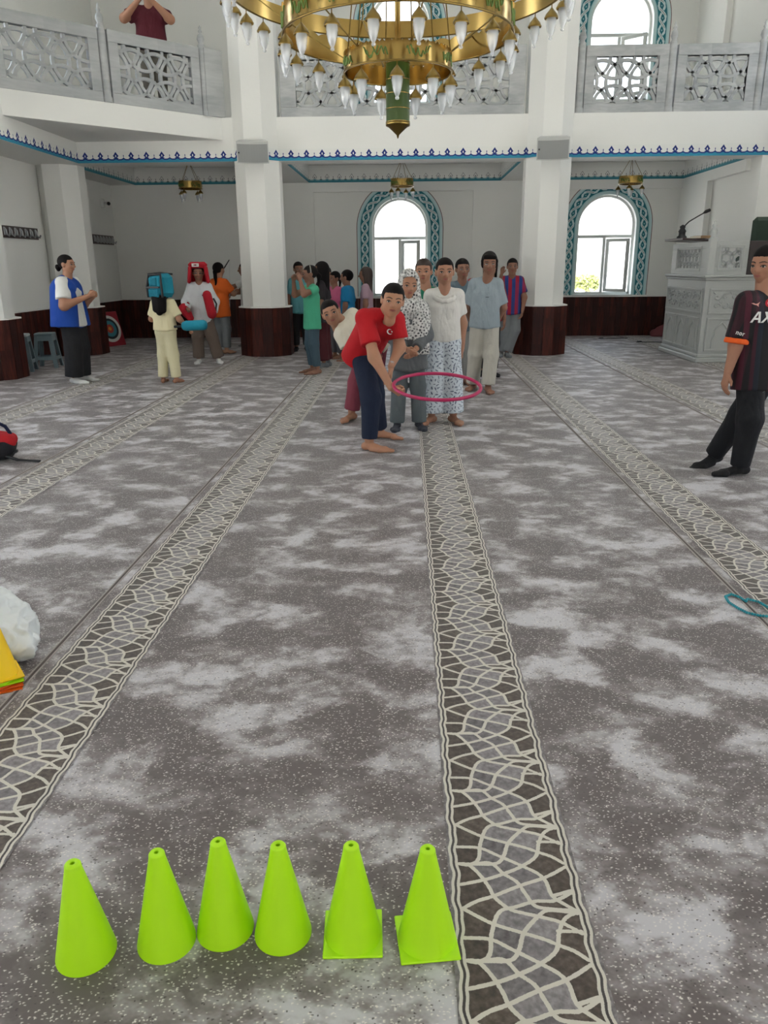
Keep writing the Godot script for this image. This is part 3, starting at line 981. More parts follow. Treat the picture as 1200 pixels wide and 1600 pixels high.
	for i in 420:
		var d := Vector3(g.randf_range(-1, 1), g.randf_range(-0.6, 1), g.randf_range(-1, 1)).normalized() * g.randf_range(0.5, 1.0)
		lf2.ell(Vector3(0, 1.2, 0) + d * Vector3(0.5, 0.28, 0.4), Vector3(0.07, 0.02, 0.04), Basis.from_euler(Vector3(g.randf() * 6, g.randf() * 6, g.randf() * 6)), 6, 4)
	part(sh, "foliage", lf2.mesh(), mat(Color8(128, 136, 66), 0.7)).set_meta("kind", "stuff")
	part(sh, "stem", MB.new().tube([Vector3(0, 0, 0), Vector3(0.05, 0.6, 0), Vector3(0, 1.2, 0)], 0.05, 7).mesh(), mat(Color8(80, 62, 46), 0.9))

# ------------------------------------------------------------------ marble railings
func ring_mesh(c: Vector2, r: float, w: float, rect: Rect2, d: float) -> MB:
	var b := MB.new()
	var seg := 40
	var keep := []
	for i in seg:
		var a := TAU * (i + 0.5) / seg
		keep.append(rect.has_point(c + Vector2(cos(a), sin(a)) * r))
	for i in seg:
		if not keep[i]: continue
		var a0 := TAU * i / seg
		var a1 := TAU * (i + 1) / seg
		var p := []
		for a in [a0, a1]:
			for rr in [r - w / 2, r + w / 2]: p.append(c + Vector2(cos(a), sin(a)) * rr)
		var hz := d / 2
		var P := func(k: int, z: float) -> Vector3: return Vector3(p[k].x, p[k].y, z)
		b.quad(P.call(0, hz), P.call(1, hz), P.call(3, hz), P.call(2, hz))
		b.quad(P.call(1, -hz), P.call(0, -hz), P.call(2, -hz), P.call(3, -hz))
		b.quad(P.call(1, hz), P.call(1, -hz), P.call(3, -hz), P.call(3, hz))
		b.quad(P.call(0, -hz), P.call(0, hz), P.call(2, hz), P.call(2, -hz))
	return b
# panel from local x = 0 to len, y = 0 to hh, facing +z
func lattice_panel(parent: Node3D, x: Transform3D, len: float, hh := 0.9, mar := 0.15, marx := 0.14) -> void:
	var b := MB.new()
	var y0 := mar * 0.85
	var y1 := hh - mar
	var xa := marx
	var xb := len - marx
	for s in [[0.0, 0.09, 0.0], [0.05, 0.075, 0.055], [0.1, 0.06, 0.1]]:
		var i: float = s[2]
		var t: float = s[1]
		var ix := i * marx / 0.14
		b.box(Vector3(len / 2, (hh - i + y1) / 2, 0), Vector3(len - 2 * ix, hh - i - y1, t), Basis(), 0.005)
		b.box(Vector3(len / 2, (i * 0.8 + y0) / 2, 0), Vector3(len - 2 * ix, y0 - i * 0.8, t), Basis(), 0.005)
		b.box(Vector3((ix + xa) / 2, (y0 + y1) / 2, 0), Vector3(xa - ix, y1 - y0, t), Basis(), 0.005)
		b.box(Vector3((len - ix + xb) / 2, (y0 + y1) / 2, 0), Vector3(xa - ix, y1 - y0, t), Basis(), 0.005)
	var fr := part(parent, "panel_frame", b.mesh(), M.marble)
	fr.transform = x
	var sp := 0.352
	var row := 0.335
	var rect := Rect2(xa - 0.01, y0 - 0.01, xb - xa + 0.02, y1 - y0 + 0.02)
	var cx := (xa + xb) / 2
	var cy := (y0 + y1) / 2 - 0.02
	var nx := int((xb - xa) / sp / 2) + 2
	for j in range(-2, 3):
		for i in range(-nx, nx + 1):
			var c := Vector2(cx + (i + (0.5 if posmod(j, 2) == 1 else 0.0)) * sp, cy + j * row)
			if not rect.grow(0.24).has_point(c): continue
			var m := ring_mesh(c, 0.287, 0.042, rect, 0.046 + 0.004 * posmod(j, 2))
			if m.v.size() == 0: continue
			var o := part(fr, "ring", m.mesh(), M.marble)
func rail_post(parent: Node3D, at: Vector3, hh := 0.93) -> void:
	var o := part(parent, "post", MB.new().lathe([Vector2(0.075, 0), Vector2(0.075, 0.06), Vector2(0.062, 0.08), Vector2(0.062, hh - 0.06), Vector2(0.05, hh - 0.02), Vector2(0.02, hh)], 12).mesh(), M.marble, at)
	part(o, "finial", MB.new().lathe([Vector2(0.05, hh - 0.03), Vector2(0.055, hh), Vector2(0.03, hh + 0.03), Vector2(0.055, hh + 0.08), Vector2(0.045, hh + 0.13), Vector2(0.018, hh + 0.16), Vector2(0.03, hh + 0.185), Vector2(0.014, hh + 0.21), Vector2(0.02, hh + 0.235), Vector2(0.001, hh + 0.27)], 12).mesh(), M.marble)
func build_railings() -> void:
	var zr := ZB - 0.07
	var t := thing("balustrade", "long grey marble lattice railing behind the big brass chandelier", "railing", Vector3(0, YG, 0))
	lattice_panel(t, Transform3D(Basis(), Vector3(-1.93, 0, zr)), 3.68, 0.93, 0.16, 0.24)
	var t2 := thing("balustrade", "grey marble lattice railing of two panels and finial posts before the gallery window", "railing", Vector3(0, YG, 0))
	rail_post(t2, Vector3(2.57, 0, zr))
	lattice_panel(t2, Transform3D(Basis(), Vector3(2.63, 0, zr)), 1.21)
	rail_post(t2, Vector3(3.90, 0, zr))
	lattice_panel(t2, Transform3D(Basis(), Vector3(3.97, 0, zr)), 1.17)
	rail_post(t2, Vector3(5.2, 0, zr))
	part(t2, "end_slab", boxed(5.26, 5.37, 0, 0.9, zr - 0.04, zr + 0.04, 0.005).mesh(), M.marble)
	var t3 := thing("balustrade", "grey marble lattice railing with finial posts along the diagonal balcony", "railing", Vector3(0, YG, 0))
	var A := Vector2(-3.04, -12.76)
	var d := (Vector2(-5.27, -10.56) - A).normalized()
	var yaw := atan2(d.y, -d.x)
	# local +x runs from the far left end back to the pillar
	var step := 1.53
	for i in 2:
		var p := A + d * (step * (i + 1) - 0.07)
		lattice_panel(t3, Transform3D(Basis(Vector3.UP, yaw), Vector3(p.x, 0, p.y)), step - 0.14)
	for i in 3:
		var p := A + d * step * i
		rail_post(t3, Vector3(p.x, 0, p.y))
	var e := (A + Vector2(-2.78, -12.95)) / 2
	part(t3, "end_slab", MB.new().box(Vector3(e.x, 0.45, e.y + 0.02), Vector3(0.30, 0.9, 0.09), Basis(Vector3.UP, yaw), 0.005).mesh(), M.marble)

# ------------------------------------------------------------------ brass lamps
var cap_mesh: ArrayMesh
var glass_mesh: ArrayMesh
var wire_mesh: ArrayMesh
func lamp(parent: Node3D, at: Vector3, s := 1.0) -> void:
	# hangs down from at
	var o := part(parent, "lamp", cap_mesh, M.brass_dull, at)
	o.scale = Vector3.ONE * s
	part(o, "glass_shade", glass_mesh, M.lamp_glass, Vector3.ZERO, "clear fluted tulip glass")
func build_lamp_meshes() -> void:
	var c := MB.new()
	c.lathe([Vector2(0.072, -0.145), Vector2(0.076, -0.135), Vector2(0.068, -0.122), Vector2(0.058, -0.1), Vector2(0.035, -0.075), Vector2(0.018, -0.055), Vector2(0.01, -0.045), Vector2(0.006, -0.04), Vector2(0.004, 0.0)], 16)
	c.tube([Vector3(0, -0.045, 0), Vector3(0, 0.0, 0)], 0.006, 6)
	cap_mesh = c.mesh()
	var g := MB.new()
	g.lathe([Vector2(0.001, -0.345), Vector2(0.017, -0.338), Vector2(0.02, -0.325), Vector2(0.012, -0.312), Vector2(0.022, -0.3), Vector2(0.038, -0.26), Vector2(0.05, -0.2), Vector2(0.054, -0.15), Vector2(0.052, -0.128)], 24, Transform3D(), 0.05, 12)
	g.lathe([Vector2(0.001, -0.295), Vector2(0.028, -0.26), Vector2(0.036, -0.2), Vector2(0.04, -0.13)], 16)
	glass_mesh = g.mesh()
func crown_ring(r: float, y0: float, y1: float, teeth: int, th := 0.012) -> MB:
	# brass hoop with a cut-out crest along its upper edge
	var b := MB.new()
	var seg := 144
	for i in seg:
		var a0 := TAU * i / seg
		var a1 := TAU * (i + 1) / seg
		var t0 := y1 + (0.028 * absf(sin(a0 * teeth * 0.5)) if teeth > 0 else 0.0)
		var t1 := y1 + (0.028 * absf(sin(a1 * teeth * 0.5)) if teeth > 0 else 0.0)
		var d0 := Vector3(cos(a0), 0, sin(a0))
		var d1 := Vector3(cos(a1), 0, sin(a1))
		var k := b.v.size()
		b.quad(d1 * r + Vector3(0, y0, 0), d0 * r + Vector3(0, y0, 0), d0 * r + Vector3(0, t0, 0), d1 * r + Vector3(0, t1, 0))
		b.n[k] = d1; b.n[k + 1] = d0; b.n[k + 2] = d0; b.n[k + 3] = d1
		var q := r - th
		k = b.v.size()
		b.quad(d0 * q + Vector3(0, y0, 0), d1 * q + Vector3(0, y0, 0), d1 * q + Vector3(0, t1, 0), d0 * q + Vector3(0, t0, 0))
		b.n[k] = -d0; b.n[k + 1] = -d1; b.n[k + 2] = -d1; b.n[k + 3] = -d0
		b.quad(d0 * r + Vector3(0, y0, 0), d1 * r + Vector3(0, y0, 0), d1 * q + Vector3(0, y0, 0), d0 * q + Vector3(0, y0, 0))
		b.quad(d1 * r + Vector3(0, t1, 0), d0 * r + Vector3(0, t0, 0), d0 * q + Vector3(0, t0, 0), d1 * q + Vector3(0, t1, 0))
	return b
func hoop_trim(r: float, y: float, th := 0.009) -> ArrayMesh:
	var p := []
	for i in 96: p.append(Vector3(cos(TAU * i / 96) * r, y, sin(TAU * i / 96) * r))
	return MB.new().tube(p, th, 6, true).mesh()
func script_band(r: float, y0: float, y1: float, seed_: int, n: int) -> ArrayMesh:
	# green enamel flourishes raised on the hoop, in n cartouches of curling strokes
	var b := MB.new()
	var g := RandomNumberGenerator.new()
	g.seed = seed_
	for c in n:
		var ac := TAU * (c + 0.5) / n
		for s in 7:
			var a := ac + (s - 3) * 0.26 / n * 2.0
			var h := g.randf_range(0.25, 0.75)
			var path := []
			var w := g.randf_range(0.10, 0.22) / n * 2.0
			var ph := g.randf() * TAU
			for i in 7:
				var t := i / 6.0
				var aa := a + (t - 0.5) * w * 2.0
				var yy := lerpf(y0, y1, clampf(h + 0.28 * sin(t * 4.5 + ph), 0.12, 0.9))
				path.append(Vector3(cos(aa) * (r + 0.002), yy, sin(aa) * (r + 0.002)))
			b.tube(path, 0.006, 5)
	return b.mesh()
func build_chandelier() -> void:
	var zc := -7.65
	var t := thing("chandelier", "large three-tier brass ring chandelier with green central drum", "chandelier", Vector3(-0.09, 2.49, zc))
	# tiers: radius, bottom, top, lamps, turn, crest teeth
	var tiers := [[0.475, 0.525, 0.66, 9, 90.0, 84], [1.0, 0.80, 0.985, 18, 100.0, 180], [1.46, 1.16, 1.31, 32, 95.6, 0]]
	for k in 3:
		var q: Array = tiers[k]
		var o := part(t, "ring", crown_ring(q[0], q[1], q[2], q[5]).mesh(), M.brass)
		part(o, "rim", hoop_trim(q[0], q[1]), M.brass_dull)
		if k < 2: part(o, "green_script", script_band(q[0], q[1] + 0.02, q[2] - 0.01, 60 + k, 8 if k == 0 else 14), M.green_gilt, Vector3.ZERO, "green enamel script on the brass band").set_meta("kind", "stuff")
		for i in q[3]:
			var a: float = deg_to_rad(q[4]) + TAU * i / q[3]
			lamp(t, Vector3(cos(a) * (q[0] - 0.005), q[1], sin(a) * (q[0] - 0.005)), 0.86)
	# central drum
	var dr := part(t, "drum", MB.new().lathe([Vector2(0.105, 0.11), Vector2(0.105, 0.62), Vector2(0.09, 0.64), Vector2(0.02, 0.66)], 28).mesh(), M.green_enamel, Vector3.ZERO, "green enamel drum")
	part(dr, "tip", MB.new().lathe([Vector2(0.001, 0.0), Vector2(0.008, 0.012), Vector2(0.012, 0.03), Vector2(0.05, 0.065), Vector2(0.085, 0.095), Vector2(0.108, 0.105), Vector2(0.11, 0.125), Vector2(0.105, 0.13)], 28).mesh(), M.brass_dull, Vector3.ZERO, "pointed bronze finial")
	for y in [0.135, 0.24, 0.36, 0.47, 0.6]: part(dr, "band", hoop_trim(0.106, y, 0.004), M.brass)
	# hangers
	for i in 6:
		var a := TAU * i / 6 + 0.26
		var d := Vector3(cos(a), 0, sin(a))
		var b := MB.new()
		b.tube([d * 0.47 + Vector3(0, 0.66, 0), d * 0.99 + Vector3(0, 0.98, 0)], 0.006, 6)
		b.tube([d * 0.99 + Vector3(0, 0.98, 0), d * 1.45 + Vector3(0, 1.31, 0)], 0.006, 6)
		b.tube([d * 1.45 + Vector3(0, 1.31, 0), d * 0.08 + Vector3(0, 4.2, 0)], 0.007, 6)
		b.tube([d * 0.47 + Vector3(0, 0.66, 0), d * 0.07 + Vector3(0, 4.0, 0)], 0.006, 6)
		part(t, "hanger", b.mesh(), M.brass_dull)
	part(t, "stem", MB.new().tube([Vector3(0, 0.64, 0), Vector3(0, 7.71, 0)], 0.025, 10).mesh(), M.brass)
	# small ring lamps in the aisle bays
	var spots := [[-3.84, "small brass ring lamp with four glass shades over the archery bay"], [-0.10, "small brass ring lamp with four glass shades before the central arched window"], [3.87, "small brass ring lamp with four glass shades near the marble pulpit"]]
	for s in spots:
		var c := thing("hanging_lamp", s[1], "lamp", Vector3(s[0], 2.72, -14.6), 0.0, "small ring lamps in the aisle")
		var o := part(c, "ring", crown_ring(0.2, 0.0, 0.10, 48).mesh(), M.brass)
		part(o, "rim", hoop_trim(0.2, 0.0, 0.008), M.brass_dull)
		part(o, "green_script", script_band(0.2, 0.01, 0.1, 90, 4), M.green_gilt).set_meta("kind", "stuff")
		for i in 4:
			var a := deg_to_rad(20.0) + TAU * i / 4
			lamp(c, Vector3(cos(a) * 0.2, 0.0, sin(a) * 0.2), 0.62)
		for i in 4:
			var a := TAU * i / 4 + 0.4
			part(c, "hanger", MB.new().tube([Vector3(cos(a) * 0.2, 0.1, sin(a) * 0.2), Vector3(0, 0.45, 0)], 0.004, 5).mesh(), M.brass_dull)
		part(c, "stem", MB.new().lathe([Vector2(0.006, 0.43), Vector2(0.006, 0.51), Vector2(0.05, 0.515), Vector2(0.05, 0.54)], 10).mesh(), M.brass_dull)

# ------------------------------------------------------------------ fittings and things about the room
func build_fittings() -> void:
	# loudspeakers on the pillars, bowed cabinets tipped down
	for s in [[-2.31, 0.12, "light grey bowed loudspeaker on the pillar near the archery bay"], [2.14, -0.16, "light grey bowed loudspeaker on the pillar near the pulpit"]]:
		var t := thing("loudspeaker", s[2], "loudspeaker", Vector3(s[0], 3.03, -12.50), s[1], "loudspeakers on the pillars")
		t.rotation.x = deg_to_rad(14)
		var pl := PackedVector2Array()
		for i in 13: pl.append(Vector2(lerpf(-0.235, 0.235, i / 12.0), 0.06 + 0.05 * (1.0 - pow(i / 6.0 - 1.0, 2.0))))
		pl.append(Vector2(0.19, -0.13)); pl.append(Vector2(-0.19, -0.13))
		var xb := Transform3D(Basis(Vector3(1, 0, 0), Vector3(0, 0, 1), Vector3(0, -1, 0)), Vector3(0, 0.15, 0))
		part(t, "cabinet", MB.new().prism(pl, 0.30, xb).mesh(), M.speaker_case)
		var pg := PackedVector2Array()
		for i in 13: pg.append(Vector2(lerpf(-0.222, 0.222, i / 12.0), 0.068 + 0.05 * (1.0 - pow(i / 6.0 - 1.0, 2.0))))
		pg.append(Vector2(0.222, 0.05)); pg.append(Vector2(-0.222, 0.05))
		part(t, "grille", MB.new().prism(pg, 0.25, Transform3D(xb.basis, Vector3(0, 0.115, 0))).mesh(), M.speaker, Vector3.ZERO, "mesh grille")
		part(t, "badge", MB.new().box(Vector3(-0.2, 0.0, 0.1), Vector3(0.02, 0.02, 0.01)).mesh(), M.black)
		part(t, "bracket", MB.new().box(Vector3(0, 0.0, -0.14), Vector3(0.1, 0.08, 0.05), Basis(), 0.004).mesh(), M.speaker)
	# coat hook rails on the left wall
	var rails := [[-11.62, -12.80, "dark coat rack with silver hooks on the wall by the plastic stools"], [-15.0, -16.1, "dark coat rack with silver hooks in the far archery bay corner"]]
	for r in rails:
		var zc: float = (r[0] + r[1]) / 2
		var ln: float = r[0] - r[1]
		var t := thing("coat_rack", r[2], "coat rack", Vector3(XL, 1.915, zc), PI / 2, "coat racks on the left wall")
		part(t, "board", MB.new().box(Vector3(0, 0, 0.012), Vector3(ln, 0.17, 0.024), Basis(), 0.006).mesh(), mat(Color8(58, 46, 42), 0.4))
		for i in 7:
			var x := (i - 3) * ln / 7.2
			var hk := part(t, "hook", MB.new().tube([Vector3(x, 0.05, 0.03), Vector3(x, 0.02, 0.05), Vector3(x, -0.04, 0.055), Vector3(x, -0.06, 0.085), Vector3(x, -0.02, 0.105)], 0.014, 6).box(Vector3(x, 0.01, 0.028), Vector3(0.045, 0.11, 0.008), Basis(), 0.003).mesh(), M.steel)
	# small dome camera on the wall
	var cam := thing("security_camera", "small black lens security camera on the wall in the corner", "camera", Vector3(XL, 2.58, -15.7), PI / 2)
	part(cam, "mount", MB.new().box(Vector3(0, 0, 0.03), Vector3(0.1, 0.16, 0.06), Basis(), 0.01).mesh(), M.white_plastic)
	part(cam, "body", MB.new().tube([Vector3(0, 0.0, 0.06), Vector3(-0.06, -0.01, 0.16)], 0.03, 10).mesh(), M.white_plastic)
	part(cam, "lens", MB.new().ell(Vector3(-0.07, -0.012, 0.17), Vector3.ONE * 0.034).mesh(), M.black)
	# plastic stools
	var grey := mat(Color8(104, 122, 128), 0.45)
	for s in [[-5.50, -10.98, 0.25, 0.52, "grey plastic stool with pale seat right behind the wooden pillar base"], [-5.33, -11.42, 0.15, 0.50, "grey plastic stool nearer the woman in the blue vest"]]:
		var t := thing("plastic_stool", s[4], "stool", Vector3(s[0], 0, s[1]), s[2], "plastic stools by the left wall")
		var h: float = s[3]
		part(t, "seat", MB.new().box(Vector3(0, h - 0.02, 0), Vector3(0.25, 0.04, 0.25), Basis(), 0.012).mesh(), mat(Color8(170, 180, 180), 0.45) if h > 0.51 else grey)
		for sx in [-1, 1]:
			for sz in [-1, 1]:
				var p := PackedVector2Array([Vector2(0.118, h - 0.035), Vector2(0.07, h - 0.035), Vector2(0.085, h * 0.5), Vector2(0.12, 0), Vector2(0.165, 0)])
				var b := MB.new()
				for f in 2:
					var bs := Basis(Vector3(sx, 0, 0), Vector3(0, 1, 0), Vector3(0, 0, sz)) if f == 0 else Basis(Vector3(0, 0, sz), Vector3(0, 1, 0), Vector3(sx, 0, 0))
					var o := Vector3(0, 0, sz * 0.112) if f == 0 else Vector3(sx * 0.112, 0, 0)
					# splay outwards
					bs = (Basis(Vector3.RIGHT, sz * -0.095) if f == 0 else Basis(Vector3.BACK, sx * 0.095)) * bs
					o += (Vector3(0, 0, sz * 0.048) if f == 0 else Vector3(sx * 0.048, 0, 0))
					b.prism(p, 0.008, Transform3D(bs, o))
				part(t, "leg", b.mesh(), grey)
		var ap := MB.new()
		for f in 4:
			var bs := Basis(Vector3.UP, PI / 2 * f)
			ap.box(bs * Vector3(0, h - 0.07, 0.118), Vector3(0.2, 0.08, 0.008), bs * Basis(Vector3.RIGHT, -0.08))
			ap.box(bs * Vector3(0, 0.14, 0.146), Vector3(0.24, 0.05, 0.008), bs * Basis(Vector3.RIGHT, -0.08))
		part(t, "apron", ap.mesh(), grey)
	# archery target leaning by the corner pillar
	var tg := thing("archery_target", "red square archery target with round rings leaning against the wainscot", "target", Vector3(-5.50, 0.0, -14.55), deg_to_rad(62))
	tg.rotation.x = 0.0
	var lean := Transform3D(Basis(Vector3.RIGHT, deg_to_rad(-17)), Vector3.ZERO)
	var bd := part(tg, "board", MB.new().box(Vector3(0, 0.32, 0), Vector3(0.56, 0.64, 0.05), Basis(), 0.012).mesh(), mat(Color8(150, 28, 44), 0.7))
	bd.transform = lean
	var ring_c := [[0.25, Color8(206, 206, 200)], [0.195, Color8(24, 30, 34)], [0.15, Color8(58, 120, 134)], [0.08, Color8(176, 62, 46)], [0.035, Color8(208, 140, 52)]]
	for i in ring_c.size():
		part(bd, "target_ring", MB.new().lathe([Vector2(0.0005, 0.028 + i * 0.002), Vector2(0.0005, 0.028 + i * 0.002), Vector2(ring_c[i][0], 0.027 + i * 0.002), Vector2(ring_c[i][0], 0.02)], 36, Transform3D(Basis(Vector3.RIGHT, PI / 2), Vector3(0, 0.32, 0))).mesh(), mat(ring_c[i][1], 0.7))
	part(bd, "handle", MB.new().tube([Vector3(-0.08, 0.63, 0), Vector3(-0.06, 0.68, 0), Vector3(0.06, 0.68, 0), Vector3(0.08, 0.63, 0)], 0.014, 6).mesh(), M.black)
	# training cones
	var lime := mat(Color8(184, 240, 4), 0.5)
	var cl := ["lime cone without a square foot, standing at the far end from the carpet stripe", "lime cone without a square foot, second in the row from the stripe-free end", "lime cone without a square foot, third in the row from the stripe-free end", "lime cone without a square foot, next to the first cone with a square foot", "lime cone with a square foot, further from the carpet stripe", "lime cone with a square foot, touching the edge of the carpet stripe"]
	var cs := [[-0.687, -1.266, 0], [-0.523, -1.30, 0], [-0.402, -1.335, 0], [-0.272, -1.327, 0], [-0.117, -1.325, 1], [0.044, -1.318, 1]]
	var cone_mesh := MB.new().lathe([Vector2(0.0625, 0.0), Vector2(0.0625, 0.003), Vector2(0.0175, 0.222), Vector2(0.0165, 0.232), Vector2(0.0135, 0.236), Vector2(0.0055, 0.2362), Vector2(0.005, 0.233), Vector2(0.0045, 0.222), Vector2(0.056, 0.002)], 40).mesh()
	var foot := MB.new().box(Vector3(0, 0.003, 0), Vector3(0.128, 0.006, 0.128), Basis(), 0.002).mesh()
	for i in 6:
		var t := thing("training_cone", cl[i], "cone", Vector3(cs[i][0], 0.0, cs[i][1]), [0.3, 1.2, 2.0, 0.8, 0.05, 0.13][i], "row of lime training cones")
		part(t, "body", cone_mesh, lime, Vector3(0, 0.004 if cs[i][2] == 1 else 0.0, 0))
		if cs[i][2] == 1: part(t, "square_foot", foot, lime)
	# stack of cones and the plastic sack at the left
	var yel := mat(Color8(250, 205, 10), 0.42)
	var ora := mat(Color8(244, 112, 22), 0.42)
	var st := [[ora, 0.0, "orange training cone at the bottom of the nested stack"], [mat(Color8(232, 92, 20), 0.42), 0.012, "darker orange training cone inside the nested stack"], [lime, 0.026, "lime training cone nested under the yellow one"], [yel, 0.04, "yellow training cone topping the nested stack"]]
	for i in 4:
		var t := thing("nested_cone", st[i][2], "cone", Vector3(-1.432, st[i][1], -2.36), 0.45 + i * 0.07, "nested stack of coloured cones")
		part(t, "body", cone_mesh, st[i][0], Vector3(0, 0.004, 0))
		part(t, "square_foot", MB.new().lathe([Vector2(0.0685, 0.0), Vector2(0.098, 0.0), Vector2(0.098, 0.006), Vector2(0.0685, 0.006)], 4, Transform3D(Basis(Vector3.UP, PI / 4), Vector3.ZERO)).mesh(), st[i][0])
	build_sack()
	build_backpack()
	# string of teal prayer beads on the carpet
	var bp := []
	for q in [[1.395, -3.14], [1.43, -3.165], [1.455, -3.13], [1.463, -3.09], [1.478, -3.115], [1.515, -3.085], [1.53, -3.03], [1.53, -2.985], [1.525, -2.95], [1.49, -2.94], [1.455, -2.95], [1.42, -2.975], [1.40, -3.02], [1.385, -3.08]]: bp.append(Vector3(q[0], 0.008, q[1]))
	var bb := MB.new()
	var cu := Curve3D.new()
	for i in bp.size() + 1:
		var a: Vector3 = bp[posmod(i - 1, bp.size())]
		var c: Vector3 = bp[posmod(i + 1, bp.size())]
		cu.add_point(bp[i % bp.size()], -(c - a) / 6.0, (c - a) / 6.0)
	var ln := cu.get_baked_length()
	var nb := int(ln / 0.0105)
	for i in nb: bb.ell(cu.sample_baked(ln * i / nb), Vector3.ONE * 0.0062, Basis(), 8, 5)
	solo("prayer_beads", bb.mesh(), mat(Color8(24, 138, 150), 0.3), "loop of teal prayer beads lying on the carpet", "beads")
	# small things by the pulpit and at the frame edge
	var cb := MB.new()
	var g := RandomNumberGenerator.new()
	g.seed = 4
	solo("folded_jacket", as_mesh(field([[Vector3(-0.12, 0.07, 0), Vector3(0.13, 0.08, 0.0), 0.07, 0.08, 0], [Vector3(0, 0.13, -0.02), Vector3(0.1, 0.2, -0.05), 0.07, 0.04, 0], [Vector3(-0.16, 0.03, 0.05), Vector3(0.12, 0.035, 0.1), 0.03, 0.03, 0]], 0.02, 50.0, [[Plane(Vector3.DOWN, 0.0)]])), cloth(Color8(120, 62, 66)), "dark pink crumpled jacket on the floor against the wainscot", "jacket", Vector3(5.07, 0.0, -16.0))
	solo("water_bottle", MB.new().lathe([Vector2(0.03, 0.0), Vector2(0.033, 0.01), Vector2(0.033, 0.17), Vector2(0.014, 0.21), Vector2(0.014, 0.235), Vector2(0.001, 0.236)], 14).mesh(), mat(Color8(190, 196, 198), 0.2), "small pale bottle standing beside the crumpled jacket", "bottle", Vector3(5.26, 0.0, -15.72))
	for s in [[4.02, -15.5, 0.15, "dark arrow lying on the carpet closer to the window wall"], [4.55, -14.7, -0.1, "dark arrow lying on the carpet closer to the pulpit"]]:
		var t := thing("arrow", s[3], "arrow", Vector3(s[0], 0.012, s[1]), s[2], "arrows left on the carpet")
		part(t, "shaft", MB.new().tube([Vector3(-0.3, 0, 0), Vector3(0.3, 0, 0)], 0.007, 6).mesh(), M.black)
		part(t, "fletching", MB.new().box(Vector3(-0.24, 0.006, 0), Vector3(0.08, 0.024, 0.002)).box(Vector3(-0.24, 0, 0), Vector3(0.08, 0.002, 0.03)).mesh(), M.black)
	solo("black_strap", MB.new().tube([Vector3(0, 0.012, 0), Vector3(0.12, 0.014, 0.01), Vector3(0.3, 0.012, -0.03)], 0.012, 6, false, 0.5).mesh(), M.black, "end of a flat black strap on the carpet near the socked boy", "strap", Vector3(2.40, 0.0, -4.82))
func build_sack() -> void:
	# crumpled white plastic sack
	var t := thing("plastic_sack", "crumpled white plastic sack behind the nested cones", "bag", Vector3(-1.55, 0.0, -2.60))
	var ar := field([[Vector3(0, 0.10, 0), Vector3(0.05, 0.09, 0.02), 0.11, 0.10, 0], [Vector3(-0.15, 0.1, 0.05), Vector3(0.02, 0.16, -0.03), 0.11, 0.06, 0], [Vector3(0.06, 0.04, 0.05), Vector3(0.13, 0.05, 0.08), 0.05, 0.03, 0], [Vector3(-0.2, 0.13, 0.0), Vector3(-0.05, 0.19, -0.05), 0.08, 0.05, 0]], 0.009, 55.0, [[Plane(Vector3.DOWN, -0.002)]])
	var vs: PackedVector3Array = ar[Mesh.ARRAY_VERTEX]
	var f := FastNoiseLite.new()
	f.seed = 8; f.frequency = 9.0; f.noise_type = FastNoiseLite.TYPE_SIMPLEX
	f.fractal_type = FastNoiseLite.FRACTAL_RIDGED; f.fractal_octaves = 3
	for i in vs.size():
		var d := f.get_noise_3dv(vs[i]) * 0.022
		vs[i] += (vs[i] - Vector3(-0.05, 0.05, 0.0)).normalized() * d
		vs[i].y = maxf(vs[i].y, 0.001)
	ar[Mesh.ARRAY_VERTEX] = vs
	var sm := mat(Color8(222, 226, 226), 0.3)
	var ns := PackedVector3Array()
	ns.resize(vs.size())
	var ix: PackedInt32Array = ar[Mesh.ARRAY_INDEX]
	for i in range(0, ix.size(), 3):
		var fn := (vs[ix[i + 2]] - vs[ix[i]]).cross(vs[ix[i + 1]] - vs[ix[i]])
		ns[ix[i]] += fn; ns[ix[i + 1]] += fn; ns[ix[i + 2]] += fn
	for i in ns.size(): ns[i] = ns[i].normalized()
	ar[Mesh.ARRAY_NORMAL] = ns
	part(t, "film", as_mesh(ar), sm)
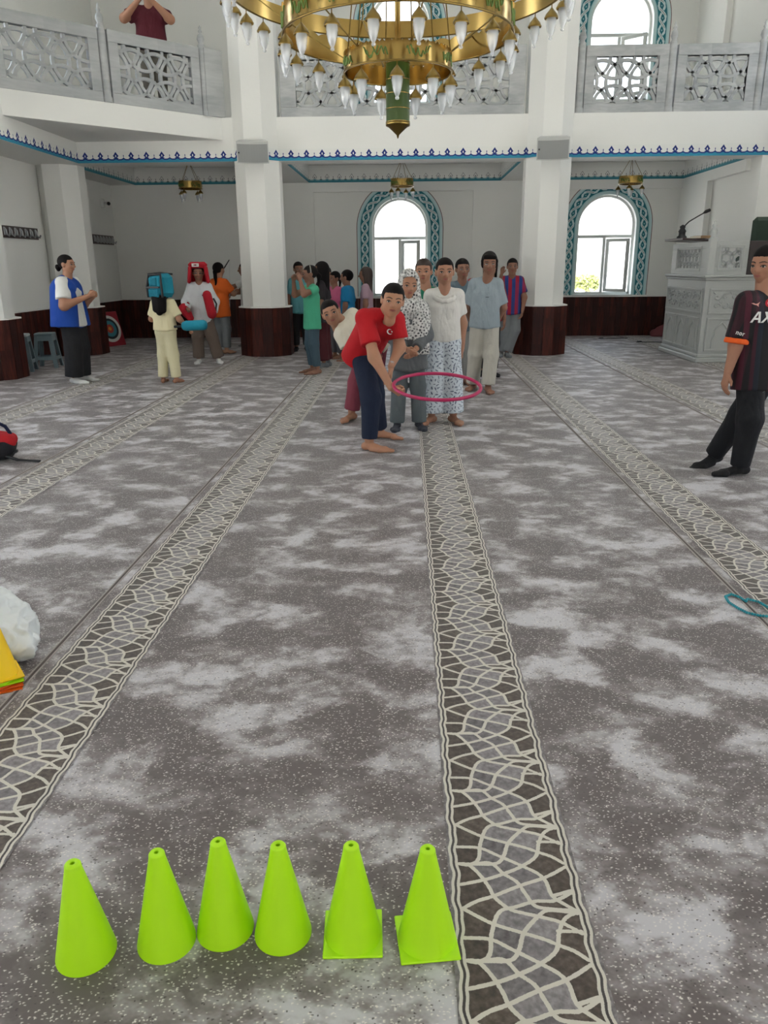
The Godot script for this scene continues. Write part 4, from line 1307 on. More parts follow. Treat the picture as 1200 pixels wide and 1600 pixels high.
func build_backpack() -> void:
	var t := thing("backpack", "red, blue and black school backpack lying on the carpet", "bag", Vector3(-3.12, 0.0, -5.62), 0.25)
	part(t, "body", as_mesh(field([[Vector3(-0.12, 0.10, 0), Vector3(0.05, 0.10, 0), 0.10, 0.09, 0], [Vector3(-0.12, 0.12, -0.1), Vector3(0.05, 0.12, -0.1), 0.1, 0.08, 0]], 0.015, 60.0, [[Plane(Vector3.DOWN, 0.0)]])), cloth(Color8(24, 24, 28)))
	part(t, "flap", as_mesh(field([[Vector3(-0.1, 0.17, 0.02), Vector3(0.09, 0.15, 0.0), 0.075, 0.06, 0], [Vector3(-0.1, 0.17, -0.1), Vector3(0.09, 0.15, -0.1), 0.07, 0.05, 0]], 0.015, 60.0)), cloth(Color8(176, 20, 30)))
	part(t, "top_pocket", as_mesh(field([[Vector3(-0.18, 0.2, 0.0), Vector3(-0.02, 0.225, -0.04), 0.07, 0.05, 0]], 0.015, 60.0)), cloth(Color8(30, 50, 110)))
	part(t, "handle", MB.new().tube([Vector3(-0.04, 0.26, -0.02), Vector3(0.02, 0.30, -0.02), Vector3(0.08, 0.26, -0.03), Vector3(0.11, 0.2, -0.03)], 0.014, 7).mesh(), cloth(Color8(24, 30, 60)))
	part(t, "strap", MB.new().tube([Vector3(0.08, 0.05, 0.06), Vector3(0.16, 0.025, 0.09), Vector3(0.24, 0.012, 0.08), Vector3(0.32, 0.012, 0.12)], [0.02, 0.02, 0.016, 0.018], 7, false, 0.45).mesh(), M.black)
	part(t, "buckle", MB.new().box(Vector3(0.13, 0.07, 0.02), Vector3(0.05, 0.02, 0.04), Basis(Vector3.BACK, 0.4), 0.004).mesh(), M.black)
	var tm := TextMesh.new()
	tm.text = "ol"; tm.font_size = 24; tm.pixel_size = 0.0022; tm.depth = 0.003
	var o := part(t, "print", tm, M.white_plastic, Vector3(-0.03, 0.085, 0.097))
	o.rotation = Vector3(-0.1, 0.1, -0.4)
func carved_relief(seed_: int, w: float, h: float) -> MB:
	# raised leafy scrolls
	var b := MB.new()
	var g := RandomNumberGenerator.new()
	g.seed = seed_
	var n := int(w / 0.11)
	for i in n:
		for j in 2:
			var c := Vector2((i + 0.5) / n * w - w / 2, (j + 0.5) / 2 * h - h / 2)
			var sg := 1.0 if (i + j) % 2 == 0 else -1.0
			var path := []
			for k in 11:
				var a := k / 10.0 * 5.2 * sg + i
				var r := lerpf(0.058, 0.012, k / 10.0)
				path.append(Vector3(c.x + cos(a) * r, c.y + sin(a) * r * h / 0.3, 0.006))
			b.tube(path, [0.008, 0.012, 0.015, 0.015, 0.015, 0.014, 0.013, 0.012, 0.012, 0.013, 0.015], 6)
			b.ell(Vector3(c.x + 0.045 * sg, c.y + 0.05, 0.006), Vector3(0.026, 0.012, 0.012), Basis(Vector3.BACK, g.randf() * 3.0), 8, 5)
	return b
func star_lattice(parent: Node3D, x: Transform3D, w: float, h: float) -> void:
	var rect := Rect2(0, 0, w, h)
	var sp := 0.15
	var nx := int(w / sp) + 2
	var ny := int(h / (sp * 0.87)) + 2
	var b := MB.new()
	for j in range(-1, ny):
		for i in range(-1, nx):
			var c := Vector2((i + (0.5 if posmod(j, 2) == 1 else 0.0)) * sp, j * sp * 0.87)
			var m := ring_mesh(c, 0.095, 0.018, rect, 0.025)
			for k in 1:
				var kk := b.v.size()
				b.v.append_array(m.v); b.n.append_array(m.n); b.uv.append_array(m.uv)
				for q in m.ix: b.ix.append(q + kk)
	var o := part(parent, "lattice", b.mesh(), M.marble_grey)
	o.transform = x
func build_pulpit() -> void:
	var xa := 4.28
	var xb := 5.36
	var za := -11.65
	var zb := -13.33
	var cz := (za + zb) / 2
	var dz := za - zb
	var t := thing("pulpit", "carved grey marble preaching pulpit with lattice panels and corner posts", "pulpit", Vector3(0, 0, 0))
	part(t, "plinth", boxed(xa - 0.05, xb, 0, 0.07, zb - 0.02, za + 0.05, 0.012).mesh(), M.marble_grey)
	part(t, "plinth_moulding", boxed(xa - 0.025, xb, 0.07, 0.12, zb - 0.01, za + 0.025, 0.012).mesh(), M.marble_grey)
	part(t, "body", boxed(xa, xb, 0.12, 1.16, zb, za).mesh(), M.marble_grey)
	part(t, "cornice", boxed(xa - 0.03, xb, 1.16, 1.20, zb - 0.02, za + 0.03, 0.012).mesh(), M.marble_grey)
	part(t, "cornice", boxed(xa - 0.055, xb, 1.20, 1.235, zb - 0.03, za + 0.055, 0.012).mesh(), M.marble_grey)
	# left face looks towards -x ; local panel frame: x along +z, facing -x
	var L := func(z: float, y: float) -> Transform3D: return Transform3D(Basis(Vector3(0, 0, 1), Vector3(0, 1, 0), Vector3(-1, 0, 0)), Vector3(xa, y, z))
	var frame := func(w: float, h: float, e: float, d: float) -> MB:
		var b := MB.new()
		b.box(Vector3(0, h / 2 - e / 2, d / 2), Vector3(w, e, d), Basis(), 0.004)
		b.box(Vector3(0, -h / 2 + e / 2, d / 2), Vector3(w, e, d), Basis(), 0.004)
		b.box(Vector3(-w / 2 + e / 2, 0, d / 2), Vector3(e, h - 2 * e, d), Basis(), 0.004)
		b.box(Vector3(w / 2 - e / 2, 0, d / 2), Vector3(e, h - 2 * e, d), Basis(), 0.004)
		return b
	var niche := func(w: float, h: float) -> MB:
		var b := MB.new()
		var p := []
		for q in [[-0.42, -0.5], [-0.42, -0.2], [-0.3, 0.0], [-0.32, 0.15], [-0.2, 0.3], [0.0, 0.46], [0.2, 0.3], [0.32, 0.15], [0.3, 0.0], [0.42, -0.2], [0.42, -0.5]]: p.append(Vector3(q[0] * w, q[1] * h, 0.004))
		b.tube(p, 0.013, 6)
		return b
	var lp := part(t, "side_panel", frame.call(dz - 0.1, 0.36, 0.03, 0.022).mesh(), M.marble_grey)
	lp.transform = L.call(cz, 0.87)
	part(lp, "carving", carved_relief(3, dz - 0.3, 0.26).mesh(), M.marble_grey)
	for i in 3:
		var w := (dz - 0.14) / 3
		var o := part(t, "niche_panel", frame.call(w - 0.03, 0.48, 0.03, 0.024).mesh(), M.marble_grey)
		o.transform = L.call(zb + 0.07 + w * (i + 0.5), 0.4)
		part(o, "niche_outline", niche.call(w - 0.14, 0.38).mesh(), M.marble_grey)
	var F := func(x: float, y: float) -> Transform3D: return Transform3D(Basis(), Vector3(x, y, za))
	var fp := part(t, "front_panel", frame.call(0.94, 0.36, 0.03, 0.022).mesh(), M.marble_grey)
	fp.transform = F.call((xa + xb) / 2, 0.87)
	part(fp, "carving", carved_relief(5, 0.82, 0.26).mesh(), M.marble_grey)
	for i in 2:
		var o := part(t, "niche_panel", frame.call(0.46, 0.48, 0.03, 0.024).mesh(), M.marble_grey)
		o.transform = F.call(xa + 0.30 + i * 0.48, 0.4)
		part(o, "niche_outline", niche.call(0.30, 0.38).mesh(), M.marble_grey)
	# parapet: slabs with pierced openings
	var y0 := 1.235
	var slab := func(w: float, h: float, ox: float, oy: float, ow: float, oh: float, th: float) -> MB:
		var b := MB.new()
		b.box(Vector3(w / 2, oy / 2, 0), Vector3(w, oy, th), Basis(), 0.004)
		b.box(Vector3(w / 2, (oy + oh + h) / 2, 0), Vector3(w, h - oy - oh, th), Basis(), 0.004)
		b.box(Vector3(ox / 2, oy + oh / 2, 0), Vector3(ox, oh, th), Basis(), 0.004)
		b.box(Vector3((ox + ow + w) / 2, oy + oh / 2, 0), Vector3(w - ox - ow, oh, th), Basis(), 0.004)
		for e in [[0.03, 0.01]]:
			b.box(Vector3(ox + ow / 2, oy - 0.03, th / 2), Vector3(ow + 0.09, 0.02, 0.02), Basis(), 0.004)
			b.box(Vector3(ox + ow / 2, oy + oh + 0.03, th / 2), Vector3(ow + 0.09, 0.02, 0.02), Basis(), 0.004)
			b.box(Vector3(ox - 0.035, oy + oh / 2, th / 2), Vector3(0.02, oh + 0.07, 0.02), Basis(), 0.004)
			b.box(Vector3(ox + ow + 0.035, oy + oh / 2, th / 2), Vector3(0.02, oh + 0.07, 0.02), Basis(), 0.004)
		return b
	var sl := part(t, "side_parapet", slab.call(dz - 0.14, 0.46, 0.28, 0.09, 0.98, 0.27, 0.06).mesh(), M.marble_grey)
	sl.transform = Transform3D(Basis(Vector3(0, 0, 1), Vector3(0, 1, 0), Vector3(-1, 0, 0)), Vector3(xa + 0.05, y0, zb + 0.02))
	star_lattice(sl, Transform3D(Basis(), Vector3(0.28, 0.09, 0)), 0.98, 0.27)
	var sf := part(t, "front_parapet", slab.call(0.47, 0.46, 0.1, 0.1, 0.27, 0.27, 0.06).mesh(), M.marble_grey)
	sf.transform = Transform3D(Basis(), Vector3(xa + 0.09, y0, za - 0.05))
	star_lattice(sf, Transform3D(Basis(), Vector3(0.1, 0.1, 0)), 0.27, 0.27)
	for q in [[xa + 0.05, za - 0.05], [xa + 0.90, za - 0.05], [xa + 0.05, zb + 0.05]]:
		if q[1] < -13.0: continue
		var po := part(t, "post", MB.new().box(Vector3(0, 0.25, 0), Vector3(0.1, 0.5, 0.1), Basis(), 0.008).mesh(), M.marble_grey, Vector3(q[0], y0, q[1]))
		part(po, "finial", MB.new().lathe([Vector2(0.05, 0.5), Vector2(0.035, 0.53), Vector2(0.05, 0.57), Vector2(0.05, 0.6), Vector2(0.025, 0.64), Vector2(0.034, 0.67), Vector2(0.014, 0.7), Vector2(0.018, 0.72), Vector2(0.001, 0.74)], 12).mesh(), M.marble_grey)
	part(t, "door", boxed(xa + 0.57, xa + 0.85, y0, y0 + 0.46, za - 0.075, za - 0.035, 0.006).mesh(), mat(Color8(38, 22, 20), 0.4), Vector3.ZERO, "dark brown wooden gate")
	part(t, "desk", MB.new().box(Vector3(xa + 0.12, y0 + 0.5, cz - 0.35), Vector3(0.52, 0.03, 0.85), Basis(Vector3.BACK, -0.06), 0.006).mesh(), mat(Color8(52, 30, 26), 0.35), Vector3.ZERO, "dark wooden book rest")
	# seat back inside
	var ch := thing("padded_chair", "dark green padded chair back rising inside the marble pulpit", "chair", Vector3(5.22, y0, -12.15))
	part(ch, "backrest", MB.new().box(Vector3(0, 0.52, 0), Vector3(0.36, 0.56, 0.12), Basis(), 0.055).mesh(), mat(Color8(40, 58, 46), 0.7))
	part(ch, "seat", MB.new().box(Vector3(0, 0.2, -0.22), Vector3(0.40, 0.12, 0.42), Basis(), 0.03).mesh(), mat(Color8(40, 58, 46), 0.7))
	for s in [-1, 1]:
		part(ch, "leg", MB.new().box(Vector3(s * 0.17, 0.13, 0), Vector3(0.04, 0.3, 0.04)).mesh(), M.black)
		part(ch, "leg", MB.new().box(Vector3(s * 0.17, 0.07, -0.4), Vector3(0.04, 0.16, 0.04)).mesh(), M.black)
	# things on the book rest
	var mc := thing("microphone", "black gooseneck microphone on the pulpit book rest", "microphone", Vector3(4.30, 1.765, -12.95))
	part(mc, "base", MB.new().lathe([Vector2(0.075, 0.0), Vector2(0.075, 0.03), Vector2(0.05, 0.05), Vector2(0.05, 0.09), Vector2(0.06, 0.11), Vector2(0.035, 0.15), Vector2(0.045, 0.18), Vector2(0.02, 0.2), Vector2(0.001, 0.21)], 14).mesh(), M.black)
	part(mc, "gooseneck", MB.new().tube([Vector3(0.01, 0.17, 0.0), Vector3(0.08, 0.25, 0.02), Vector3(0.19, 0.32, 0.05), Vector3(0.28, 0.375, 0.08)], 0.009, 8).mesh(), M.black)
	part(mc, "capsule", MB.new().tube([Vector3(0.27, 0.37, 0.075), Vector3(0.30, 0.39, 0.085), Vector3(0.36, 0.415, 0.1)], [0.012, 0.027, 0.024], 10).mesh(), M.black)
	var bk := thing("book", "tan covered book lying on the pulpit book rest", "book", Vector3(4.47, 1.755, -12.55), 0.2)
	part(bk, "cover", MB.new().box(Vector3(0, 0.02, 0), Vector3(0.17, 0.04, 0.24), Basis(), 0.004).mesh(), mat(Color8(150, 120, 84), 0.6))
	part(bk, "pages", MB.new().box(Vector3(-0.004, 0.02, 0), Vector3(0.17, 0.03, 0.23)).mesh(), mat(Color8(226, 218, 198), 0.8))
	var bk2 := thing("book", "dark brown book lying on the pulpit book rest", "book", Vector3(4.50, 1.755, -12.80), -0.1)
	part(bk2, "cover", MB.new().box(Vector3(0, 0.02, 0), Vector3(0.18, 0.04, 0.25), Basis(), 0.004).mesh(), mat(Color8(70, 42, 34), 0.5))
	part(bk2, "pages", MB.new().box(Vector3(-0.004, 0.02, 0), Vector3(0.18, 0.03, 0.24)).mesh(), mat(Color8(226, 218, 198), 0.8))

# ------------------------------------------------------------------ people
var CAN := {}      # heads, hands, feet and hair shapes shared by all figures
func V(x: float, y: float, z: float) -> Vector3: return Vector3(x, y, z)
func build_shapes() -> void:
	var h := [[V(0, .13, -.06), V(.335, .365, .41), 0, 0, 8], [V(0, .08, .10), V(0, -.28, .13), .27, .165, 0], [V(-.11, -.24, .03), V(.11, -.24, .03), .17, .17, 0],
		[V(0, -.395, .19), V(0, -.395, .17), .085, .085, 0], [V(0, .06, .375), V(0, -.10, .470), .028, .045, 0], [V(-.05, -.115, .40), V(.05, -.115, .40), .03, .03, 0],
		[V(-.15, -.09, .22), V(-.15, -.09, .2), .125, .125, 0], [V(.15, -.09, .22), V(.15, -.09, .2), .125, .125, 0], [V(-.16, .095, .30), V(.16, .095, .30), .05, .05, 0],
		[V(-.07, -.235, .325), V(.07, -.235, .325), .04, .04, 0], [V(.345, -.02, -.03), V(.04, .115, .075), 0, 0, 8], [V(-.345, -.02, -.03), V(.04, .115, .075), 0, 0, 8],
		[V(0, -.28, -.07), V(0, -.62, -.11), .185, .19, 0]]
	CAN.head = field(h, 0.030, 26.0)
	# hair
	var sk := [V(0, .145, -.075), V(.375, .405, .445), 0, 0, 8]
	var face := [Plane(V(0, 0, 1), .17), Plane(V(0, -1, -.15).normalized(), -.27)]
	var nape := [Plane(V(0, -1, .35).normalized(), .22)]
	var side := [Plane(V(0, 0, 1), -.02), Plane(V(0, -1, 0), -.02)]
	CAN.short = field([sk], 0.036, 24.0, [face, nape, side])
	CAN.fringe = field([sk, [V(-.28, .1, .1), V(-.31, -.12, .1), .11, .06, 0], [V(.28, .1, .1), V(.31, -.12, .1), .11, .06, 0], [V(-.2, .3, .26), V(.22, .27, .28), .1, .09, 0], [V(0, 0, -.35), V(0, -.35, -.3), .22, .16, 0]], 0.036, 24.0, [[Plane(V(0, 0, 1), .2), Plane(V(0, -1, 0), -.2)]])
	var tied := field([[V(0, .145, -.075), V(.365, .395, .44), 0, 0, 8]], 0.036, 24.0, [[Plane(V(0, 0, 1), .20), Plane(V(0, -1, -.2).normalized(), -.27)], nape, [Plane(V(0, 0, 1), .06), Plane(V(0, -1, 0), -.02)]])
	CAN.tied = tied
	CAN.pony = merge([tied, field([[V(0, .06, -.46), V(0, -.1, -.58), .1, .12, 0], [V(0, -.1, -.58), V(0, -.75, -.5), .12, .06, 0]], 0.04, 24.0)])
	CAN.bun = merge([tied, field([[V(-.1, -.12, -.5), V(.1, -.12, -.5), .13, .12, 0], [V(-.02, -.25, -.52), V(0, -.05, -.62), .1, .06, 0]], 0.036, 24.0)])
	CAN.braid = merge([tied, field([[V(.0, -.1, -.42), V(.0, -.5, -.42), .15, .11, 0], [V(0, -.5, -.42), V(0, -1.0, -.36), .1, .08, 0], [V(0, -1.0, -.36), V(0, -1.35, -.34), .085, .03, 0]], 0.04, 24.0)])
	var lg := [sk, [V(-.2, -.05, -.22), V(-.22, -1.0, -.3), .2, .13, 0], [V(.2, -.05, -.22), V(.22, -1.0, -.3), .2, .13, 0], [V(0, -.1, -.32), V(0, -1.15, -.36), .2, .14, 0], [V(-.3, .1, 0), V(-.33, -.6, -.05), .09, .06, 0], [V(.3, .1, 0), V(.33, -.6, -.05), .09, .06, 0]]
	CAN.long = field(lg, 0.042, 22.0, [face])
	CAN.mid = field([sk, [V(-.2, -.05, -.22), V(-.2, -.6, -.25), .2, .14, 0], [V(.2, -.05, -.22), V(.2, -.6, -.25), .2, .14, 0], [V(0, -.1, -.32), V(0, -.62, -.3), .2, .15, 0]], 0.042, 22.0, [face])
	# hands: wrist at the origin, fingers down, thumb forward, palm towards -x (a left hand)
	for pose in [["relax", 0.35, 0.5], ["grip", 1.2, 1.5], ["flat", 0.08, 0.12]]:
		var p := [[V(0, .06, 0), V(0, -.1, 0), .13, .13, 0], [V(0, -.1, .06), V(-.01, -.46, .13), .085, .075, 0], [V(0, -.1, 0), V(-.005, -.48, .03), .09, .075, 0], [V(0, -.12, -.05), V(-.005, -.45, -.07), .085, .07, 0], [V(0, -.12, -.06), V(-.01, -.40, -.13), .07, .065, 0]]
		var zs := [.135, .045, -.05, -.135]
		var ls := [.40, .45, .42, .32]
		var ys := [-.46, -.49, -.47, -.42]
		for i in 4:
			var a := V(-.01, ys[i], zs[i])
			var c1: float = pose[1] + i * 0.05
			var m1: Vector3 = a + V(-sin(c1), -cos(c1), 0) * ls[i] * 0.42
			var c2: float = c1 + pose[2]
			var m2: Vector3 = m1 + V(-sin(c2), -cos(c2), 0) * ls[i] * 0.32
			var c3: float = c2 + pose[2] * 0.7
			var m3: Vector3 = m2 + V(-sin(c3), -cos(c3), 0) * ls[i] * 0.24
			p.append([a, m1, .052, .047, 0]); p.append([m1, m2, .047, .043, 0]); p.append([m2, m3, .043, .036, 0])
		var tb := V(-.03, -.16, .11)
		var t1 := tb + V(-.06, -.16, .13)
		var t2 := t1 + (V(-.09, -.13, -.02) if pose[0] == "grip" else V(-.03, -.14, .04))
		p.append([V(-.01, -.1, .05), tb, .09, .075, 0]); p.append([tb, t1, .07, .055, 0]); p.append([t1, t2, .054, .04, 0])
		CAN["hand_" + pose[0]] = field(p, 0.028, 70.0)
	# feet: sole on y = 0, ankle above the origin, toes towards +z, inner side +x (a right foot)
	var f := [[V(0, .12, -.16), V(0, .12, -.12), .115, .115, 0], [V(0, .36, -.05), V(0, .16, .02), .11, .12, 0], [V(0, .15, .02), V(.02, .08, .45), .115, .085, 0], [V(-.11, .06, .40), V(.12, .075, .46), .065, .085, 0], [V(-.08, .06, .1), V(-.11, .06, .4), .075, .065, 0]]
	CAN.sock = field(f + [[V(-.09, .055, .45), V(-.05, .05, .66), .06, .05, 0], [V(.1, .07, .46), V(.07, .06, .70), .075, .055, 0], [V(0, .06, .46), V(.01, .055, .70), .07, .055, 0]], 0.036, 45.0, [[Plane(V(0, -1, 0), 0.0)]])
	for i in 5: f.append([V(.13 - i * .06, .06, .5 - i * .025), V(.125 - i * .055, .045, .74 - i * .05 - (0.02 if i == 0 else 0.0)), .058 - i * .004, [.052, .038, .035, .032, .03][i], 0])
	CAN.foot = field(f, 0.030, 55.0, [[Plane(V(0, -1, 0), 0.0)]])
	# features sit on the surface of the face
	var fz := func(x: float, y: float) -> float:
		var best := 0.0
		for q in CAN.head[Mesh.ARRAY_VERTEX]:
			if absf(q.x - x) < .035 and absf(q.y - y) < .035: best = maxf(best, q.z)
		return best
	var ez: float = fz.call(.155, .0)
	for s in [-1.0, 1.0]:
		var sd := "l" if s > 0.0 else "r"
		var bs := Basis(Vector3.UP, s * .35)
		CAN["eye" + sd] = MB.new().ell(V(.155 * s, .0, ez - .016), V(.060, .028, .028), bs, 12, 8).mesh()
		CAN["iris" + sd] = MB.new().ell(V(.152 * s, .002, ez + .002), V(.029, .030, .018), bs, 10, 6).mesh()
		CAN["lash" + sd] = MB.new().tube([V(.088 * s, .004, fz.call(.088, 0.0) + .002), V(.125 * s, .032, ez + .004), V(.165 * s, .036, ez - .002), V(.205 * s, .02, fz.call(.205, 0.02) - .004), V(.225 * s, .0, fz.call(.22, 0.0) - .012)], [.008, .013, .014, .013, .006], 6).mesh()
		CAN["brow" + sd] = MB.new().tube([V(.055 * s, .10, fz.call(.055, .1)), V(.12 * s, .122, fz.call(.12, .122) - .004), V(.18 * s, .126, fz.call(.18, .126) - .004), V(.245 * s, .095, fz.call(.24, .095) - .01)], [.014, .021, .019, .01], 6, false, .7).mesh()
	var mz: float = fz.call(0, -.235)
	CAN.mouth = MB.new().tube([V(-.10, -.245, fz.call(-.1, -.245) - .004), V(-.05, -.232, mz - .002), V(0, -.238, mz + .004), V(.05, -.232, mz - .002), V(.10, -.245, fz.call(.1, -.245) - .004)], [.006, .016, .018, .016, .006], 8).tube([V(-.07, -.262, fz.call(-.07, -.262) - .006), V(0, -.268, mz + .0), V(.07, -.262, fz.call(.07, -.262) - .006)], [.008, .02, .008], 8).mesh()
func merge(list: Array) -> Array:
	var b := MB.new()
	for a in list: b.add(a, Transform3D())
	var ar := []
	ar.resize(Mesh.ARRAY_MAX)
	ar[Mesh.ARRAY_VERTEX] = b.v; ar[Mesh.ARRAY_NORMAL] = b.n; ar[Mesh.ARRAY_INDEX] = b.ix
	return ar
const STAND := {"pel": [0, .505, 0], "che": [0, .70, 0], "nek": [0, .80, -.005], "hed": [0, .900, .012],
	"shl": [.083, .768, 0], "shr": [-.083, .768, 0], "ell": [.122, .605, -.012], "elr": [-.122, .605, -.012], "wrl": [.130, .472, .02], "wrr": [-.130, .472, .02],
	"hil": [.048, .50, 0], "hir": [-.048, .50, 0], "knl": [.055, .275, .012], "knr": [-.055, .275, .012], "anl": [.058, .055, -.01], "anr": [-.058, .055, -.01]}
var skins := {}
func skin_mat(c: Color) -> StandardMaterial3D:
	if not skins.has(c):
		var m := mat(c, 0.6)
		m.subsurf_scatter_enabled = true; m.subsurf_scatter_strength = 0.05
		skins[c] = m
	return skins[c]
func aim(d: Vector3, hint: Vector3) -> Basis:
	# y axis against d, z towards hint
	var y := -d.normalized()
	var z := (hint - y * hint.dot(y)).normalized()
	return Basis(y.cross(z), y, z)
# returns {node, J, head: Transform3D, H}
func person(o: Dictionary) -> Dictionary:
	var H: float = o.H
	var met: bool = o.get("m", false)
	var J := {}
	for k in STAND: J[k] = V(STAND[k][0], STAND[k][1], STAND[k][2]) * H
	var ov: Dictionary = o.get("j", {})
	for k in ov: J[k] = V(ov[k][0], ov[k][1], ov[k][2]) * (1.0 if met else H)
	var t := thing("person", o.label, "person", o.pos, deg_to_rad(o.get("yaw", 0.0)), o.get("group", ""))
	var g: float = o.get("g", 1.0)
	var cell: float = o.get("cell", 0.016)
	var sk := skin_mat(o.get("skin", Color8(164, 118, 92)))
	var lc: Vector3 = (J.shl - J.shr).normalized()
	var lp: Vector3 = (J.hil - J.hir).normalized()
	var up: Vector3 = (J.nek - J.pel).normalized()
	# --- body, one surface
	var P := []
	P.append([J.nek - up * .05 * H, J.hed - up * .04 * H, .036 * H, .036 * H, 0])
	for s in [-1.0, 1.0]: P.append([J.pel + lp * s * .032 * H, J.che + lc * s * .034 * H, .044 * H * g, .046 * H * g, 0])
	P.append([J.shl, J.shr, .027 * H, .027 * H, 0])
	for s in ["l", "r"]:
		P.append([J["sh" + s], J["el" + s], .031 * H * g, .025 * H * g, 0])
		P.append([J["el" + s], J["wr" + s], .026 * H * g, .0175 * H, 0])
		P.append([J["hi" + s], J["kn" + s], .044 * H * g, .033 * H * g, 0])
		P.append([J["kn" + s], J["an" + s], .036 * H, .024 * H, 0])
	var B := MB.new()
	B.add(field(P, cell, 70.0), Transform3D())
	var hh: float = o.get("hh", .155 * H)
	var hb := Basis.from_euler(Vector3(deg_to_rad(o.get("hp", 0.0)), deg_to_rad(o.get("hy", 0.0)), deg_to_rad(o.get("hz", 0.0))))
	var hx := Transform3D(hb.scaled_local(Vector3(hh * 0.97, hh, hh)), J.hed)
	B.add(CAN.head, hx)
	var HL: float = o.get("hand", .112 * H)
	for s in ["l", "r"]:
		if o.get("no_hand_" + s, false): continue
		var d: Vector3 = J["wr" + s] - J["el" + s]
		if o.has("hd" + s): d = o["hd" + s]
		var bs := aim(d, o.get("th" + s, V(0, 0, 1)))
		var sx := 1.0 if s == "l" else -1.0
		if s == "r": bs = Basis(-bs.x, bs.y, bs.z)
		B.add(CAN["hand_" + o.get("hp" + s, "relax")], Transform3D(bs.scaled_local(Vector3.ONE * HL), J["wr" + s]))
	var FL: float = o.get("foot", .155 * H) / 0.86
	var feet: String = o.get("feet", "bare")
	for s in ["l", "r"]:
		var a: Vector3 = J["an" + s]
		var fy: float = o.get("f" + s, 14.0 if s == "l" else -14.0)
		var fb := Basis(Vector3.UP, deg_to_rad(fy)) * Basis(Vector3.RIGHT, deg_to_rad(o.get("fp" + s, 0.0)))
		if s == "l": fb = Basis(-fb.x, fb.y, fb.z)
		var ft := Transform3D(fb.scaled_local(Vector3.ONE * FL), V(a.x, maxf(0.0, a.y - .055 * H), a.z))
		if feet == "bare": B.add(CAN.foot, ft)
		else:
			var fm := MB.new().add(CAN.sock, ft)
			var fo := part(t, "shoe" if feet == "shoe" else "sock", fm.mesh(), o.get("foot_mat", M.black_cloth))
	part(t, "body", B.mesh(), sk)
	# --- shirt
	var lo: float = o.get("loose", .008) 
	var top: Material = o.top
	var hem: float = o.get("hem", .05)
	var hp: Vector3 = J.pel - up * hem * H
	var T := []
	for s in [-1.0, 1.0]:
		T.append([J.che + lc * s * .036 * H, hp + lp * s * .046 * H, .052 * H * g + lo, (.058 + o.get("flare", 0.0)) * H * g + lo * 1.5, 1])
		T.append([J.che + up * .03 * H + lc * s * .033 * H, J.che + lc * s * .036 * H, .044 * H + lo, .052 * H * g + lo, 0])
	T.append([J.che, hp, .052 * H * g + lo, .062 * H * g + lo * 1.5, 1])
	T.append([J.shl, J.shr, .029 * H + lo * .6, .029 * H + lo * .6, 0])
	for s in ["l", "r"]: T.append([J.nek + up * .0 * H, J["sh" + s], .026 * H, .026 * H + lo * .5, 0])
	var sl: float = o.get("sleeve", .62)
	for s in ["l", "r"]:
		var e: Vector3
		var r0: float = .030 * H * g + lo
		if sl <= 1.0:
			e = J["sh" + s].lerp(J["el" + s], sl)
			T.append([J["sh" + s], e, r0, .036 * H * g + lo * 1.2, 1])
		else:
			T.append([J["sh" + s], J["el" + s], r0, .031 * H * g + lo, 0])
			T.append([J["el" + s], J["el" + s].lerp(J["wr" + s], sl - 1.0), .031 * H * g + lo, .026 * H + lo, 1])
	part(t, o.get("top_name", "shirt"), as_mesh(field(T, cell, 75.0)), top, Vector3.ZERO, o.get("top_label", ""))
	# --- trousers
	var R := []
	var bl: float = o.get("bloose", .007)
	var rc: float = o.get("cuff", .034) * H
	var rk: float = o.get("kneew", .042) * H
	R.append([J.hil, J.hir, .048 * H * g + bl, .048 * H * g + bl, 0])
	for s in [-1.0, 1.0]: R.append([J.pel + lp * s * .03 * H, J.pel + up * .03 * H + lp * s * .03 * H, .047 * H * g + bl, .044 * H * g + bl, 0])
	for s in ["l", "r"]:
		R.append([J["hi" + s], J["kn" + s], .049 * H * g + bl, rk + bl, 0])
		R.append([J["kn" + s], J["kn" + s].lerp(J["an" + s], o.get("leg", .95)), rk + bl, rc + bl, 1])
	part(t, "trousers", as_mesh(field(R, cell, 80.0)), o.bottom, Vector3.ZERO, o.get("bottom_label", ""))
	# --- face and hair
	if o.get("face", true):
		for s in ["l", "r"]:
			var ey := part(t, "eye", CAN["eye" + s], M.eye_white); ey.transform = hx
			part(ey, "iris", CAN["iris" + s], M.iris)
			part(ey, "eyelashes", CAN["lash" + s], M.brow)
			var br := part(t, "eyebrow", CAN["brow" + s], M.brow); br.transform = hx
		var mo := part(t, "mouth", CAN.mouth, M.lips); mo.transform = hx
	if o.get("hair", "short") != "":
		var ha := part(t, "hair", as_mesh(CAN[o.get("hair", "short")]), o.get("hair_mat", M.hair)); ha.transform = hx
	return {"node": t, "J": J, "head": hx, "H": H, "up": up}
func lettering(parent: Node3D, s: String, px: float, m: Material, x: Transform3D, bold := true) -> void:
	var tm := TextMesh.new()
	tm.text = s; tm.font_size = 32; tm.pixel_size = px / 32.0; tm.depth = 0.002
	var f := SystemFont.new()
	f.font_names = PackedStringArray(["Droid Sans"])
	f.font_weight = 700 if bold else 400
	tm.font = f
	var o := part(parent, "print", tm, m)
	o.transform = x
